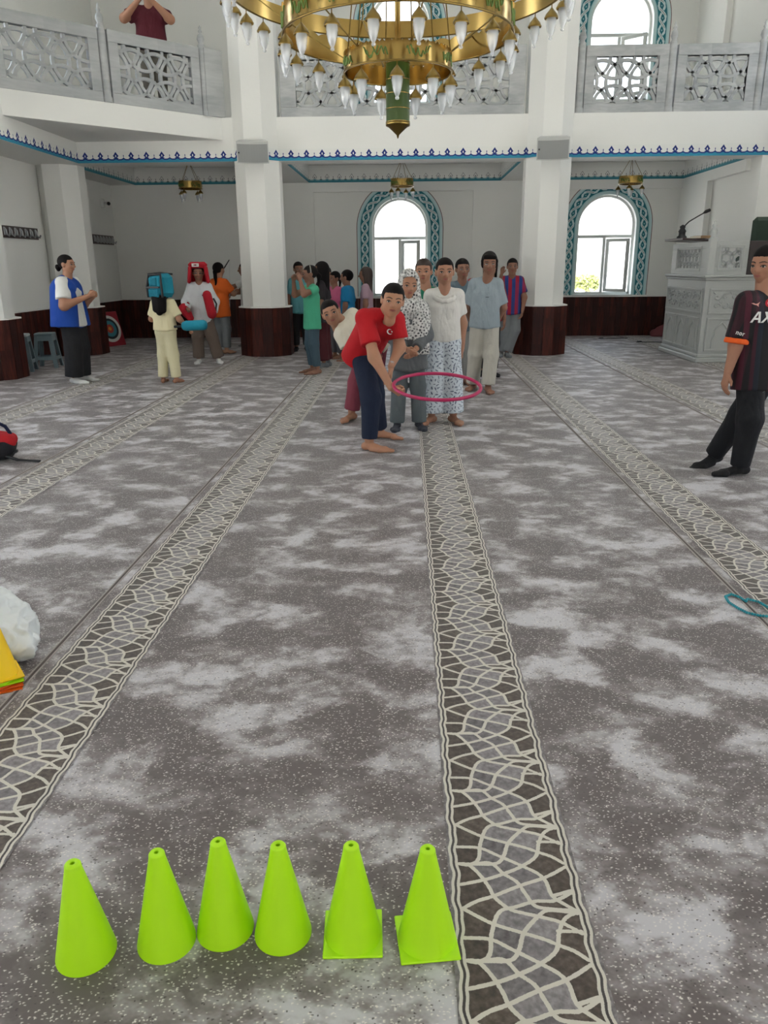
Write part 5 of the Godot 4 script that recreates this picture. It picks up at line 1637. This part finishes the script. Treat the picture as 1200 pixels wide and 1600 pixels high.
func crescent(parent: Node3D, c: Vector3, r: float, bs: Basis, m: Material) -> void:
	var p := PackedVector2Array()
	for i in 25: p.append(Vector2.from_angle(lerpf(0.62, TAU - 0.62, i / 24.0)) * r)
	for i in range(24, -1, -1): p.append(Vector2(r * 0.25, 0) + Vector2.from_angle(lerpf(0.80, TAU - 0.80, i / 24.0)) * r * 0.8)
	var o := part(parent, "crescent_print", MB.new().prism(p, 0.002).mesh(), m)
	o.transform = Transform3D(bs, c)
	var st := PackedVector2Array()
	for i in 10: st.append(Vector2(r * 0.85, 0) + Vector2.from_angle(TAU * i / 10.0) * r * (0.34 if i % 2 == 0 else 0.14))
	var o2 := part(parent, "star_print", MB.new().prism(st, 0.002).mesh(), m)
	o2.transform = Transform3D(bs, c)
func build_people() -> void:
	M.hair = mat(Color8(19, 15, 15), 0.62)
	M.hair.metallic_specular = 0.25
	M.hair_brown = mat(Color8(46, 32, 26), 0.62)
	build_shapes()
	var jeans := cloth(Color8(62, 84, 96))
	var black: Material = M.black_cloth
	var white := cloth(Color8(214, 214, 210))
	var grey := cloth(Color8(112, 116, 118))
	var p: Dictionary
	var n: Node3D
	var dark := Color8(136, 96, 76)
	# 1 woman in a blue vest
	p = person({"label": "person in a bright blue vest over white tee and wide black trousers", "pos": V(-4.2, 0, -9.8), "yaw": 82.0, "H": 1.60, "g": 1.32, "hh": .225, "hair": "bun", "top": white, "bottom": black, "sleeve": .72, "hem": .06, "loose": .012,
		"cuff": .062, "kneew": .06, "bloose": .012, "feet": "shoe", "foot_mat": mat(Color8(206, 206, 202), 0.6), "leg": 1.0, "j": {"ell": [.14, .60, .03], "elr": [-.14, .60, .03], "wrl": [.04, .665, .18], "wrr": [-.04, .67, .18]}, "hpl": "grip", "hpr": "grip", "thl": V(0, 1, 0), "thr": V(0, 1, 0)})
	n = p.node
	var blue := cloth(Color8(14, 64, 150))
	var VV := []
	for s in [-1.0, 1.0]:
		VV.append([V(s * .062, 1.14, -.03), V(s * .095, .70, -.03), .160, .190, 1])
		VV.append([V(s * .095, 1.235, -.015), V(s * .05, 1.27, -.03), .058, .05, 0])
	part(n, "vest", as_mesh(field(VV, .016, 75.0, [[Plane(V(.25, 0, 1).normalized(), .115), Plane(V(-.25, 0, 1).normalized(), .115)]])), blue, Vector3.ZERO, "bright blue sleeveless work vest")
	var sq := MB.new()
	for k in 3: sq.tube([V(-.07 + k * .05, 1.13, -.158), V(-.055 + k * .05, 1.16, -.158), V(-.045 + k * .05, 1.12, -.159), V(-.03 + k * .05, 1.15, -.158)], .004, 5)
	part(n, "back_print", sq.mesh(), M.white_plastic)
	# 2 girl in cream with a bag on her head, back to us
	p = person({"label": "person seen from behind in cream short-sleeved top and cream trousers", "pos": V(-3.02, 0, -9.75), "yaw": 172.0, "H": 1.27, "hair": "long", "face": false, "top": cloth(Color8(222, 212, 172)), "bottom": cloth(Color8(214, 206, 168)), "sleeve": .8, "hem": -.01, "loose": .014, "cuff": .044, "kneew": .046, "bloose": .008, "leg": 1.0,
		"j": {"anl": [.07, .055, 0], "anr": [-.07, .055, 0], "elr": [-.155, .62, .0], "wrr": [-.20, .52, .11], "ell": [.145, .62, .02], "wrl": [.12, .60, .14]}, "hpr": "grip"})
	part(p.node, "hair", as_mesh(field([[V(-.045, 1.05, -.10), V(-.055, .90, -.115), .05, .035, 0], [V(.0, 1.05, -.11), V(.0, .87, -.12), .05, .035, 0], [V(.045, 1.05, -.10), V(.05, .91, -.115), .05, .035, 0]], .012, 80.0)), M.hair, Vector3.ZERO, "loose dark hair below the bag")
	var hbag := thing("shoulder_bag", "teal sports bag with black trim worn upside down on the head of the cream-clad person", "bag", V(-3.01, 1.035, -9.72), deg_to_rad(-28))
	var teal := cloth(Color8(18, 128, 150))
	part(hbag, "bag_body", MB.new().box(V(.0, .15, .0), V(.26, .28, .24), Basis(Vector3.BACK, .06), .05).mesh(), teal)
	part(hbag, "pocket", MB.new().box(V(-.01, .07, .125), V(.17, .1, .03), Basis(), .012).box(V(-.01, .2, .12), V(.12, .1, .02), Basis(), .01).mesh(), cloth(Color8(14, 112, 132)))
	part(hbag, "trim", MB.new().tube([V(.12, .02, .115), V(.12, .15, .12), V(.1, .285, .10), V(-.1, .275, .10), V(-.125, .14, .12), V(-.12, .02, .115)], .014, 6).tube([V(-.11, .285, .1), V(.0, .3, .0), V(.1, .285, -.1)], .014, 6).box(V(-.01, .135, .128), V(.2, .02, .02)).mesh(), M.black)
	part(hbag, "strap", MB.new().tube([V(-.13, .04, .06), V(-.165, .15, .06), V(-.13, .24, .04)], .012, 6).mesh(), M.black)
	var pad := thing("foam_baton", "teal padded baton held in the hand of the cream-clad person", "baton", V(-2.78, .68, -9.70))
	part(pad, "padding", MB.new().tube([V(.02, .03, .05), V(.06, .033, .06), V(.29, .045, .11), V(.315, .045, .115)], [.05, .062, .062, .05], 14).mesh(), teal)
	part(pad, "handle", MB.new().tube([V(-.1, .02, .03), V(.04, .03, .05)], .015, 8).mesh(), M.black)
	# 3 child with the red padded helmet
	p = person({"label": "person in white long-sleeved top and brown trousers wearing red padded headgear", "pos": V(-3.10, 0, -11.85), "yaw": 12.0, "H": 1.46, "hair": "short", "skin": dark, "top": cloth(Color8(200, 202, 204)), "bottom": cloth(Color8(98, 84, 74)), "sleeve": 1.92, "hem": .09, "loose": .016, "cuff": .052, "kneew": .052, "bloose": .012, "feet": "sock", "foot_mat": white, "leg": 1.0,
		"j": {"ell": [.15, .62, .03], "wrl": [.135, .52, .16], "elr": [-.15, .62, .0], "wrr": [-.13, .56, .14], "anl": [.14, .055, .02], "knl": [.09, .28, .03], "anr": [-.06, .055, .02]}, "hpl": "grip", "hpr": "grip"})
	n = p.node
	part(n, "chest_print", MB.new().ell(V(.07, 1.03, .088), V(.03, .022, .02)).ell(V(.045, 1.0, .09), V(.02, .018, .02)).ell(V(.09, .995, .085), V(.018, .02, .02)).mesh(), mat(Color8(104, 56, 62), .8))
	var hg := p.head as Transform3D
	part(n, "glasses", MB.new().tube([V(-.08, 0, .0), V(.08, 0, .0), V(.08, .05, .0)], .004, 5).mesh(), M.black, hg * V(0, -.02, .40))
	var red := cloth(Color8(168, 16, 34))
	var helm := thing("padded_helmet", "red padded foam helmet with white badge on the child with glasses", "helmet", n.transform * hg.origin, n.rotation.y)
	part(helm, "shell", MB.new().box(V(0, .115, -.02), V(.27, .09, .25), Basis(), .035).mesh(), red)
	part(helm, "cheek_pad", MB.new().box(V(-.125, -.02, .01), V(.05, .25, .21), Basis(Vector3.BACK, -.12), .02).mesh(), red)
	part(helm, "cheek_pad", MB.new().box(V(.125, -.02, .01), V(.05, .25, .21), Basis(Vector3.BACK, .12), .02).mesh(), red)
	part(helm, "back_pad", MB.new().box(V(0, -.01, -.13), V(.25, .24, .05), Basis(), .02).mesh(), red)
	part(helm, "badge", MB.new().box(V(-.03, .115, .106), V(.1, .045, .006)).mesh(), M.white_plastic)
	part(helm, "badge_print", MB.new().box(V(-.03, .115, .110), V(.03, .02, .003)).box(V(-.03, .115, .110), V(.07, .008, .003)).mesh(), mat(Color8(130, 30, 36), .7))
	var sh1 := thing("arm_shield", "long red padded shield strapped on the forearm beside the white top", "shield", V(-2.90, .88, -11.60), deg_to_rad(20))
	part(sh1, "pad", as_mesh(field([[V(-.03, .13, 0), V(.02, -.14, 0), .065, .07, 0]], .014, 60.0)), red)
	part(sh1, "strap", MB.new().tube([V(.06, .08, -.03), V(.1, 0, -.03), V(.08, -.1, -.03)], .014, 6).mesh(), M.black)
	var sh2 := thing("padded_glove", "round red padded glove on the other hand of the helmeted child", "glove", V(-3.27, .76, -11.66))
	part(sh2, "pad", as_mesh(field([[V(-.03, .05, 0), V(.05, -.08, 0), .085, .05, 0]], .014, 60.0)), red)
	part(sh2, "cuff", MB.new().tube([V(-.02, .1, -.02), V(.04, .12, -.02)], .035, 8).mesh(), red)
	# 4 orange shirt, back to us
	person({"label": "person from behind in orange top with long dark braid and grey trousers", "pos": V(-3.12, 0, -13.2), "yaw": 150.0, "H": 1.50, "hair": "braid", "face": false, "top": cloth(Color8(206, 92, 22)), "bottom": grey, "sleeve": .8, "hem": .10, "loose": .014, "cuff": .04, "bloose": .01,
		"j": {"ell": [.16, .63, .05], "wrl": [.12, .60, .17], "elr": [-.15, .65, .06], "wrr": [-.07, .66, .18]}})
	# 5 archer behind the pillar
	p = person({"label": "archer in white mostly hidden behind the pillar, forearms and bow showing", "pos": V(-2.93, 0, -14.45), "yaw": -88.0, "H": 1.50, "skin": dark, "top": white, "bottom": cloth(Color8(168, 166, 160)), "sleeve": .7, "feet": "sock", "foot_mat": grey, "cuff": .03,
		"j": {"ell": [.10, .70, .14], "wrl": [.09, .72, .26], "elr": [-.12, .64, .10], "wrr": [-.05, .60, .24]}, "hpl": "grip", "hpr": "grip", "thl": V(0, 1, 0), "thr": V(0, 1, 0)})
	var bow := thing("archery_bow", "black bow with white string held in front of the pillar edge", "bow", V(-3.32, 1.0, -14.40), deg_to_rad(-88))
	part(bow, "limb", MB.new().tube([V(.13, -.42, -.1), V(.115, -.25, .03), V(.10, 0, .06), V(.08, .28, .03), V(.06, .52, -.14)], [.008, .014, .02, .014, .008], 8).mesh(), M.black)
	part(bow, "string", MB.new().tube([V(.13, -.42, -.1), V(.06, .52, -.14)], .004, 5).mesh(), M.white_plastic)
	part(bow, "arrow", MB.new().tube([V(.1, .1, -.12), V(.06, .06, .45)], .006, 6).mesh(), M.black)
	# 6 boy in pale teal shirt by the pillar
	person({"label": "person in pale teal shirt and black trousers half hidden by the pillar edge", "pos": V(-1.84, 0, -13.55), "yaw": 8.0, "H": 1.50, "hy": 10.0, "skin": dark, "top": cloth(Color8(92, 158, 166)), "bottom": black, "sleeve": .8, "hem": .08, "feet": "sock", "j": {"wrl": [.10, .56, .14]}})
	# 7 mint top
	p = person({"label": "person in mint green tee and blue jeans raising hands to the face", "pos": V(-1.28, 0, -10.6), "yaw": -62.0, "H": 1.44, "hair": "pony", "hy": -10.0, "skin": dark, "top": cloth(Color8(72, 168, 132)), "bottom": jeans, "sleeve": .5, "hem": .09, "loose": .01, "cuff": .034, "kneew": .042, "leg": .92,
		"j": {"ell": [.13, .73, .12], "wrl": [.07, .85, .13], "elr": [-.12, .72, .12], "wrr": [-.05, .84, .15]}, "thl": V(0, 0, -1), "thr": V(0, 0, -1)})
	var hxf: Transform3D = p.head
	var bandp := []
	for i in 13:
		var a := PI * i / 12.0
		bandp.append(hxf * V(cos(a) * .375, .1 + sin(a) * .42, -.02))
	part(p.node, "hair_band", MB.new().tube(bandp, .008, 6).mesh(), mat(Color8(150, 150, 140), .5))
	# 8 long dark hair, maroon trousers
	person({"label": "person with long loose black hair and dark maroon trousers behind the mint top", "pos": V(-1.20, 0, -11.3), "yaw": -100.0, "H": 1.49, "hair": "long", "skin": dark, "top": cloth(Color8(34, 28, 32)), "bottom": cloth(Color8(74, 22, 28)), "sleeve": .8, "hem": .08, "cuff": .05, "kneew": .05, "feet": "shoe", "foot_mat": grey})
	# 9 face peeping behind
	person({"label": "person with tied-back hair showing only the face behind the pink tee", "pos": V(-1.37, 0, -13.6), "yaw": -25.0, "H": 1.42, "hair": "tied", "skin": dark, "top": cloth(Color8(150, 130, 120)), "bottom": grey, "sleeve": .7})
	# 10 pink tee
	person({"label": "person in pink printed tee looking towards the pillar", "pos": V(-1.12, 0, -12.4), "yaw": -48.0, "H": 1.35, "hair": "pony", "hz": -6.0, "skin": dark, "top": cloth(Color8(190, 92, 128)), "bottom": cloth(Color8(90, 90, 96)), "sleeve": .7, "hem": .06})
	# 11 blue tee
	person({"label": "person in plain turquoise blue tee with short dark hair seen in profile", "pos": V(-.90, 0, -12.0), "yaw": -105.0, "H": 1.37, "hair": "short", "skin": dark, "top": cloth(Color8(6, 112, 158)), "bottom": cloth(Color8(70, 74, 84)), "sleeve": .75, "hem": .08, "loose": .014})
	# 12 long brown hair, lilac tee
	person({"label": "person with long brown hair and lilac tee before the central window", "pos": V(-.62, 0, -12.1), "yaw": -98.0, "H": 1.41, "hair": "long", "hair_mat": M.hair_brown, "skin": dark, "top": cloth(Color8(166, 138, 150)), "bottom": cloth(Color8(84, 80, 88)), "sleeve": .7, "hem": .06})
	# 13 girl leaning out sideways
	p = person({"label": "person in cream tee leaning far sideways behind the red shirt", "pos": V(-.45, 0, -7.3), "H": 1.48, "m": true, "hair": "pony", "cell": .013, "hz": 20.0, "hy": 2.0, "hp": 0.0, "hh": .235, "top": cloth(Color8(214, 208, 190)), "bottom": cloth(Color8(122, 52, 66)), "sleeve": .72, "hem": .05, "loose": .014, "cuff": .046, "kneew": .046, "leg": .93,
		"j": {"pel": [.12, .70, -.05], "che": [-.06, .86, .02], "nek": [-.17, .91, .04], "hed": [-.245, .99, .10], "shl": [-.06, .965, -.06], "shr": [-.16, .80, .12], "ell": [.06, .82, -.1], "wrl": [.16, .68, -.05], "elr": [-.08, .66, .16], "wrr": [.04, .56, .16],
		"hil": [.18, .68, -.08], "hir": [.06, .67, .0], "knl": [.15, .37, -.05], "knr": [-.03, .36, .06], "anl": [.16, .08, -.12], "anr": [-.08, .08, .06]}, "fr": -32.0})
	part(p.node, "pink_print", as_mesh(field([[V(-.01, .79, .13), V(.05, .78, .12), .028, .03, 0]], .01, 80.0)), mat(Color8(120, 50, 66), .9))
	# 14 boy in red holding out the hoop
	p = person({"label": "barefoot person in red tee and navy trousers bending forward with a hoop", "pos": V(-.25, 0, -6.0), "H": 1.50, "m": true, "hair": "short", "cell": .011, "hp": 4.0, "hy": 6.0, "hz": -8.0, "hh": .235, "skin": Color8(172, 124, 96), "top": cloth(Color8(176, 8, 22)), "bottom": cloth(Color8(15, 28, 52)), "sleeve": .68, "hem": .07, "loose": .016, "cuff": .034, "kneew": .045, "bloose": .012, "leg": .95, "g": 1.08,
		"j": {"pel": [-.10, .76, -.22], "che": [.02, .98, -.03], "nek": [.10, 1.07, .10], "hed": [.14, 1.155, .18], "shl": [.16, 1.01, -.02], "shr": [-.07, 1.03, .12], "ell": [.19, .80, .0], "wrl": [.125, .67, .10], "elr": [.005, .755, .25], "wrr": [.13, .545, .345],
		"hil": [-.06, .735, -.28], "hir": [-.11, .735, -.16], "knl": [-.02, .40, -.30], "knr": [-.035, .41, .0], "anl": [.02, .08, -.42], "anr": [-.05, .08, .03]}, "fl": 80.0, "fr": 62.0, "hpr": "grip", "hdr": V(.20, -.10, .06), "thr": V(0, 1, .3), "hpl": "relax", "hdl": V(-.02, -1, .1)})
	n = p.node
	part(n, "wristband", MB.new().tube([V(.137, .70, .085), V(.13, .68, .095)], .024, 12).mesh(), M.steel, Vector3.ZERO, "pale wrist watch")
	crescent(n, V(.115, .925, .075), .022, Basis.from_euler(Vector3(-.5, .45, 0)), M.white_plastic)
	var cl := p.J.che as Vector3
	var hoop := []
	for i in 72:
		var a := TAU * i / 72
		hoop.append(V(cos(a) * .315, 0, sin(a) * .315))
	var ho := thing("hula_hoop", "magenta plastic hoop held out level by the boy in red", "hoop", V(.215, .565, -5.60))
	ho.rotation = Vector3(deg_to_rad(9), 0, deg_to_rad(-1.5))
	part(ho, "tube", MB.new().tube(hoop, .0125, 10, true).mesh(), mat(Color8(176, 24, 84), .35))
	# 15 spotted headscarf
	p = person({"label": "person in black-spotted white headscarf, grey tunic and grey trousers", "pos": V(0.01, 0, -6.85), "yaw": 4.0, "H": 1.37, "hair": "", "hh": .215, "cell": .013, "hy": 6.0, "hz": -4.0, "top": cloth(Color8(96, 100, 102)), "bottom": cloth(Color8(88, 96, 98)), "sleeve": 1.85, "hem": .12, "loose": .012, "flare": .01, "cuff": .044, "kneew": .042, "bloose": .008, "feet": "sock", "foot_mat": cloth(Color8(60, 62, 70)), "leg": 1.05,
		"j": {"anl": [.07, .055, 0], "anr": [-.075, .055, .02], "knl": [.06, .275, .012], "knr": [-.062, .275, .012], "ell": [.115, .60, .02], "wrl": [.03, .52, .14], "elr": [-.12, .60, .02], "wrr": [-.03, .53, .15]}, "thl": V(0, 1, 0), "thr": V(0, 1, 0)})
	n = p.node
	var spots := cloth(Color.WHITE, dots_tex(Color8(208, 208, 204), Color8(38, 38, 44), 120, 7.0, 11.0, 3), 3.6)
	var hd: Vector3 = p.J.hed
	part(n, "headscarf", as_mesh(field([[hd + V(0, .03, -.02), V(.095, .115, .115), 0, 0, 8], [hd + V(0, -.04, -.03), hd + V(0, -.2, -.02), .10, .125, 0], [hd + V(0, -.13, .05), hd + V(.02, -.18, .07), .06, .07, 0]], .012, 80.0, [[Plane(V(0, 0, 1), hd.z + .045), Plane(V(0, -1, 0), -(hd.y + .075)), Plane(V(0, 1, 0), hd.y - .105), Plane(V(1, 0, 0), -.072), Plane(V(-1, 0, 0), -.072)]])), spots, Vector3.ZERO, "white headscarf with black spots")
	var sc := []
	for s in [-1.0, 1.0]:
		sc.append([V(s * .075, 1.05, .02), V(s * .075 + .03, .78 if s < 0 else .66, .07), .085, .075, 1])
		sc.append([V(s * .12, 1.02, 0), V(s * .135, .86, .02), .065, .06, 1])
	part(n, "shawl", as_mesh(field(sc, .013, 75.0)), spots, Vector3.ZERO, "spotted scarf ends over the chest")
	# 16 dark trousers behind the headscarf
	person({"label": "person in green top and black trousers hidden behind the spotted headscarf", "pos": V(.22, 0, -7.75), "yaw": 14.0, "H": 1.47, "hair": "short", "hair_mat": M.hair_brown, "hy": -20.0, "top": cloth(Color8(22, 112, 84)), "bottom": black, "sleeve": .8, "j": {"hed": [-.05, .912, .012], "nek": [-.02, .8, 0]}, "feet": "bare", "leg": .86, "cuff": .036})
	# 17 white tee with leaf trousers
	var leaf := cloth(Color.WHITE, dots_tex(Color8(206, 214, 220), Color8(48, 62, 92), 95, 9.0, 15.0, 12, true), 3.4)
	p = person({"label": "barefoot person in white frilled tee and blue leaf-print wide trousers", "pos": V(.325, 0, -7.1), "yaw": 2.0, "H": 1.49, "cell": .012, "hair": "tied", "skin": Color8(160, 116, 92), "top": cloth(Color8(214, 212, 206)), "bottom": leaf, "sleeve": .66, "hem": .0, "loose": .004, "cuff": .06, "kneew": .056, "bloose": .01, "leg": .93,
		"j": {"ell": [.118, .60, -.035], "wrl": [.115, .455, -.03], "elr": [-.118, .60, -.04], "wrr": [-.10, .46, -.08], "anl": [.068, .055, 0], "anr": [-.068, .055, 0]}, "fl": 24.0, "fr": -38.0})
	n = p.node
	var fr := []
	for i in 21:
		var a := lerpf(-2.0, 2.0, i / 20.0)
		fr.append(V(sin(a) * .095, 1.165 - .05 * cos(a) - .012 + .006 * sin(i * 2.6), .012 + .068 * cos(a) + .012))
	part(n, "collar_frill", MB.new().tube(fr, .024, 7, false, .8).mesh(), cloth(Color8(216, 214, 208)))
	# 18 behind the white tee
	person({"label": "person with short hair and slate blue tee behind the white frilled tee", "pos": V(.64, 0, -9.5), "yaw": 10.0, "H": 1.50, "hair": "short", "skin": dark, "top": cloth(Color8(98, 116, 126)), "bottom": cloth(Color8(150, 150, 146)), "sleeve": .8, "hem": .07})
	# 19 tall, pale grey
	p = person({"label": "tall barefoot person with fringe, pale grey-blue tee and off-white trousers", "pos": V(.87, 0, -8.95), "yaw": -6.0, "H": 1.56, "cell": .014, "hair": "fringe", "hy": 4.0, "hp": 4.0, "skin": dark, "top": cloth(Color8(146, 158, 164)), "bottom": cloth(Color8(186, 182, 170)), "sleeve": .82, "hem": .04, "loose": .010, "cuff": .044, "kneew": .046, "bloose": .012, "leg": 1.0,
		"j": {"hed": [.02, .905, .03], "ell": [.13, .60, -.04], "wrl": [.09, .50, -.10], "elr": [-.13, .60, -.04], "wrr": [-.10, .50, -.10], "anr": [-.075, .055, -.10], "knr": [-.06, .275, -.03], "anl": [.04, .055, .03]}, "fr": -20.0})
	part(p.node, "print", MB.new().box(V(.02, 1.06, .1085), V(.035, .006, .003)).mesh(), M.black)
	# 20 dark red behind
	person({"label": "person in dark red top and black trousers hidden behind the pale grey tee", "pos": V(1.05, 0, -10.3), "yaw": 0.0, "H": 1.53, "hair": "long", "skin": dark, "top": cloth(Color8(112, 18, 28)), "bottom": black, "sleeve": .8, "feet": "sock", "g": 1.05, "j": {"shr": [-.15, .77, 0], "elr": [-.19, .62, 0]}})
	# 21 striped jersey
	var jersey := cloth(Color.WHITE, stripes_tex([[Color8(30, 58, 120), 1.0], [Color8(150, 24, 48), 1.0], [Color8(30, 58, 120), 1.0], [Color8(150, 24, 48), 1.0]]), 4.6)
	p = person({"label": "person in blue and red striped football jersey and grey trousers by the pillar", "pos": V(1.62, 0, -12.55), "yaw": -4.0, "H": 1.52, "hair": "short", "skin": dark, "top": jersey, "bottom": grey, "sleeve": .75, "hem": .07, "loose": .014, "cuff": .046, "kneew": .046, "bloose": .01, "feet": "sock", "foot_mat": grey, "leg": 1.0,
		"j": {"elr": [-.13, .70, .06], "wrr": [-.11, .83, .10], "ell": [.135, .60, .03], "wrl": [.12, .47, .05], "anl": [-.02, .055, .03], "anr": [-.08, .055, 0]}, "thr": V(1, 0, 0)})
	# 22 boy with dark striped jersey, at the right
	var dj := cloth(Color.WHITE, stripes_tex([[Color8(13, 12, 15), 1.2], [Color8(68, 18, 34), .7], [Color8(13, 12, 15), .6], [Color8(60, 16, 32), .4], [Color8(22, 31, 41), .6]]), 5.2)
	var navy := cloth(Color8(10, 12, 17))
	p = person({"label": "person in dark maroon striped football jersey and black tracksuit trousers looking aside", "pos": V(2.30, 0, -5.3), "H": 1.53, "m": true, "cell": .011, "hair": "short", "hy": -52.0, "hp": 6.0, "hh": .235, "skin": Color8(158, 112, 88), "top": dj, "bottom": navy, "sleeve": .84, "hem": .10, "loose": .018, "cuff": .033, "kneew": .045, "bloose": .014, "feet": "sock", "foot_mat": cloth(Color8(16, 16, 18)), "leg": 1.06, "g": 1.08, "foot": .24,
		"j": {"pel": [.06, .745, .02], "che": [.03, 1.04, .0], "nek": [.03, 1.2, -.005], "hed": [.015, 1.385, .0], "shl": [.165, 1.155, -.04], "shr": [-.095, 1.155, .05], "ell": [.24, .91, -.03], "wrl": [.22, .71, .05], "elr": [-.13, .88, .06], "wrr": [-.175, .705, .09],
		"hil": [.13, .735, .0], "hir": [-.005, .735, .04], "knl": [.02, .40, -.06], "knr": [.0, .40, .12], "anl": [-.08, .10, -.18], "anr": [.0, .085, .07]}, "fl": -70.0, "fr": -78.0, "fpl": 14.0, "hy2": 0.0, "hpr": "relax", "thr": V(.2, 0, 1)})
	n = p.node
	var sa: Vector3 = (p.J.shr as Vector3).lerp(p.J.elr, .83)
	var sb: Vector3 = (p.J.shr as Vector3).lerp(p.J.elr, .96)
	part(n, "sleeve_cuff", as_mesh(field([[sa, sb, .081, .083, 3]], .010, 120.0)), cloth(Color8(226, 92, 28)), Vector3.ZERO, "orange sleeve cuff")
	var bs := Basis(Vector3.UP, deg_to_rad(-18))
	lettering(n, "AXI", .095, M.white_plastic, Transform3D(bs * Basis(Vector3(1, 0, 0), Vector3(.25, 1, 0), Vector3(0, 0, 1)), V(-.012, 1.065, .166)))
	var crest := mat(Color8(190, 20, 36), .6)
	var cm := part(n, "crest", MB.new().lathe([Vector2(.0005, .003), Vector2(.028, .003), Vector2(.028, 0)], 24, Transform3D(bs * Basis(Vector3.RIGHT, PI / 2), V(.018, 1.155, .136))).mesh(), crest)
	crescent(n, bs * V(.0, 0, .004) + V(.018, 1.155, .136), .015, bs, M.white_plastic)
	var cat := PackedVector2Array([Vector2(-.028, .004), Vector2(-.014, .006), Vector2(.0, .0), Vector2(.012, .004), Vector2(.024, .014), Vector2(.02, .004), Vector2(.016, -.006), Vector2(.02, -.018), Vector2(.012, -.012), Vector2(.004, -.008), Vector2(-.012, -.004)])
	part(n, "logo", MB.new().prism(cat, .002, Transform3D(bs, V(-.07, 1.148, .134))).mesh(), mat(Color8(206, 150, 140), .6))
	lettering(n, "nor", .034, M.white_plastic, Transform3D(Basis(Vector3.UP, deg_to_rad(-28)) * Basis(Vector3.BACK, -.25), V(-.150, .965, .145)))
	var rg := []
	for i in 24: rg.append(V(cos(TAU * i / 24) * .03, sin(TAU * i / 24) * .03, 0))
	var em := part(n, "trouser_emblem", MB.new().tube(rg, .0022, 5, true).mesh(), mat(Color8(120, 126, 130), .6))
	em.transform = Transform3D(Basis(Vector3.UP, -.1), V(.03, .61, .152))
	lettering(n, "AK", .026, mat(Color8(150, 156, 160), .6), Transform3D(Basis(Vector3.UP, -.1), V(.03, .61, .153)))
	# 23 man filming from the balcony
	p = person({"label": "person in maroon polo filming with a phone from the gallery", "pos": V(-3.72, YG, -12.62), "yaw": 12.0, "H": 1.74, "g": 1.3, "hh": .235, "top": cloth(Color8(82, 18, 32)), "bottom": cloth(Color8(104, 98, 86)), "sleeve": .72, "hem": .03, "loose": .014, "feet": "shoe", "foot_mat": M.black,
		"j": {"ell": [.17, .70, .08], "wrl": [.03, .82, .15], "elr": [-.20, .70, .06], "wrr": [-.05, .82, .16]}, "hpl": "grip", "hpr": "grip", "thl": V(0, 1, -.5), "thr": V(0, 1, -.5)})
	var ph := thing("mobile_phone", "white mobile phone held up by the person in the gallery", "phone", V(-3.66, YG + 1.47, -12.30), deg_to_rad(12))
	part(ph, "case", MB.new().box(V(0, 0, 0), V(.15, .075, .009), Basis(), .004).mesh(), M.white_plastic)
	part(ph, "camera_lens", MB.new().lathe([Vector2(.001, .004), Vector2(.009, .004), Vector2(.009, 0)], 12, Transform3D(Basis(Vector3.RIGHT, PI / 2), V(-.055, .015, .005))).mesh(), M.black)

# ------------------------------------------------------------------ scene
func _ready() -> void:
	var cam := Camera3D.new()
	cam.name = "camera"
	add_child(cam)
	cam.fov = rad_to_deg(2.0 * atan(800.0 / 1202.0))
	cam.near = 0.05; cam.far = 300.0
	var pitch := deg_to_rad(17.760)
	var yaw := deg_to_rad(1.815)
	var fw := Vector3(-sin(yaw) * cos(pitch), -sin(pitch), -cos(yaw) * cos(pitch))
	var rt := Vector3(cos(yaw), 0, -sin(yaw))
	var up := rt.cross(fw)
	var roll := -0.008
	cam.transform = Transform3D(Basis(rt * cos(roll) + up * sin(roll), up * cos(roll) - rt * sin(roll), -fw), Vector3(0, 1.4, 0))
	var env := Environment.new()
	env.background_mode = Environment.BG_SKY
	var sky := Sky.new()
	var sm := ProceduralSkyMaterial.new()
	sm.sky_top_color = Color(0.86, 0.92, 1.0); sm.sky_horizon_color = Color(1.0, 0.99, 0.98)
	sm.ground_horizon_color = Color(0.85, 0.84, 0.8); sm.ground_bottom_color = Color(0.6, 0.58, 0.54)
	sm.sky_energy_multiplier = 1.0
	sky.sky_material = sm
	env.sky = sky
	env.background_energy_multiplier = 4.2
	env.tonemap_mode = Environment.TONE_MAPPER_LINEAR
	env.tonemap_exposure = 0.91
	env.sdfgi_enabled = true; env.ssao_enabled = true; env.ssil_enabled = true
	var we := WorldEnvironment.new()
	we.name = "world"; we.environment = env
	add_child(we)
	var sun := DirectionalLight3D.new()
	sun.name = "sun"
	add_child(sun)
	sun.look_at_from_position(Vector3(0, 20, 8.5), Vector3(0, 0, 0))
	sun.light_energy = 14.0; sun.light_color = Color(1.0, 0.985, 0.96)
	sun.light_angular_distance = 0.6; sun.shadow_enabled = true
	sun.sky_mode = DirectionalLight3D.SKY_MODE_LIGHT_ONLY
	make_materials()
	build_room()
	build_railings()
	build_lamp_meshes()
	build_chandelier()
	build_fittings()
	build_pulpit()
	build_people()
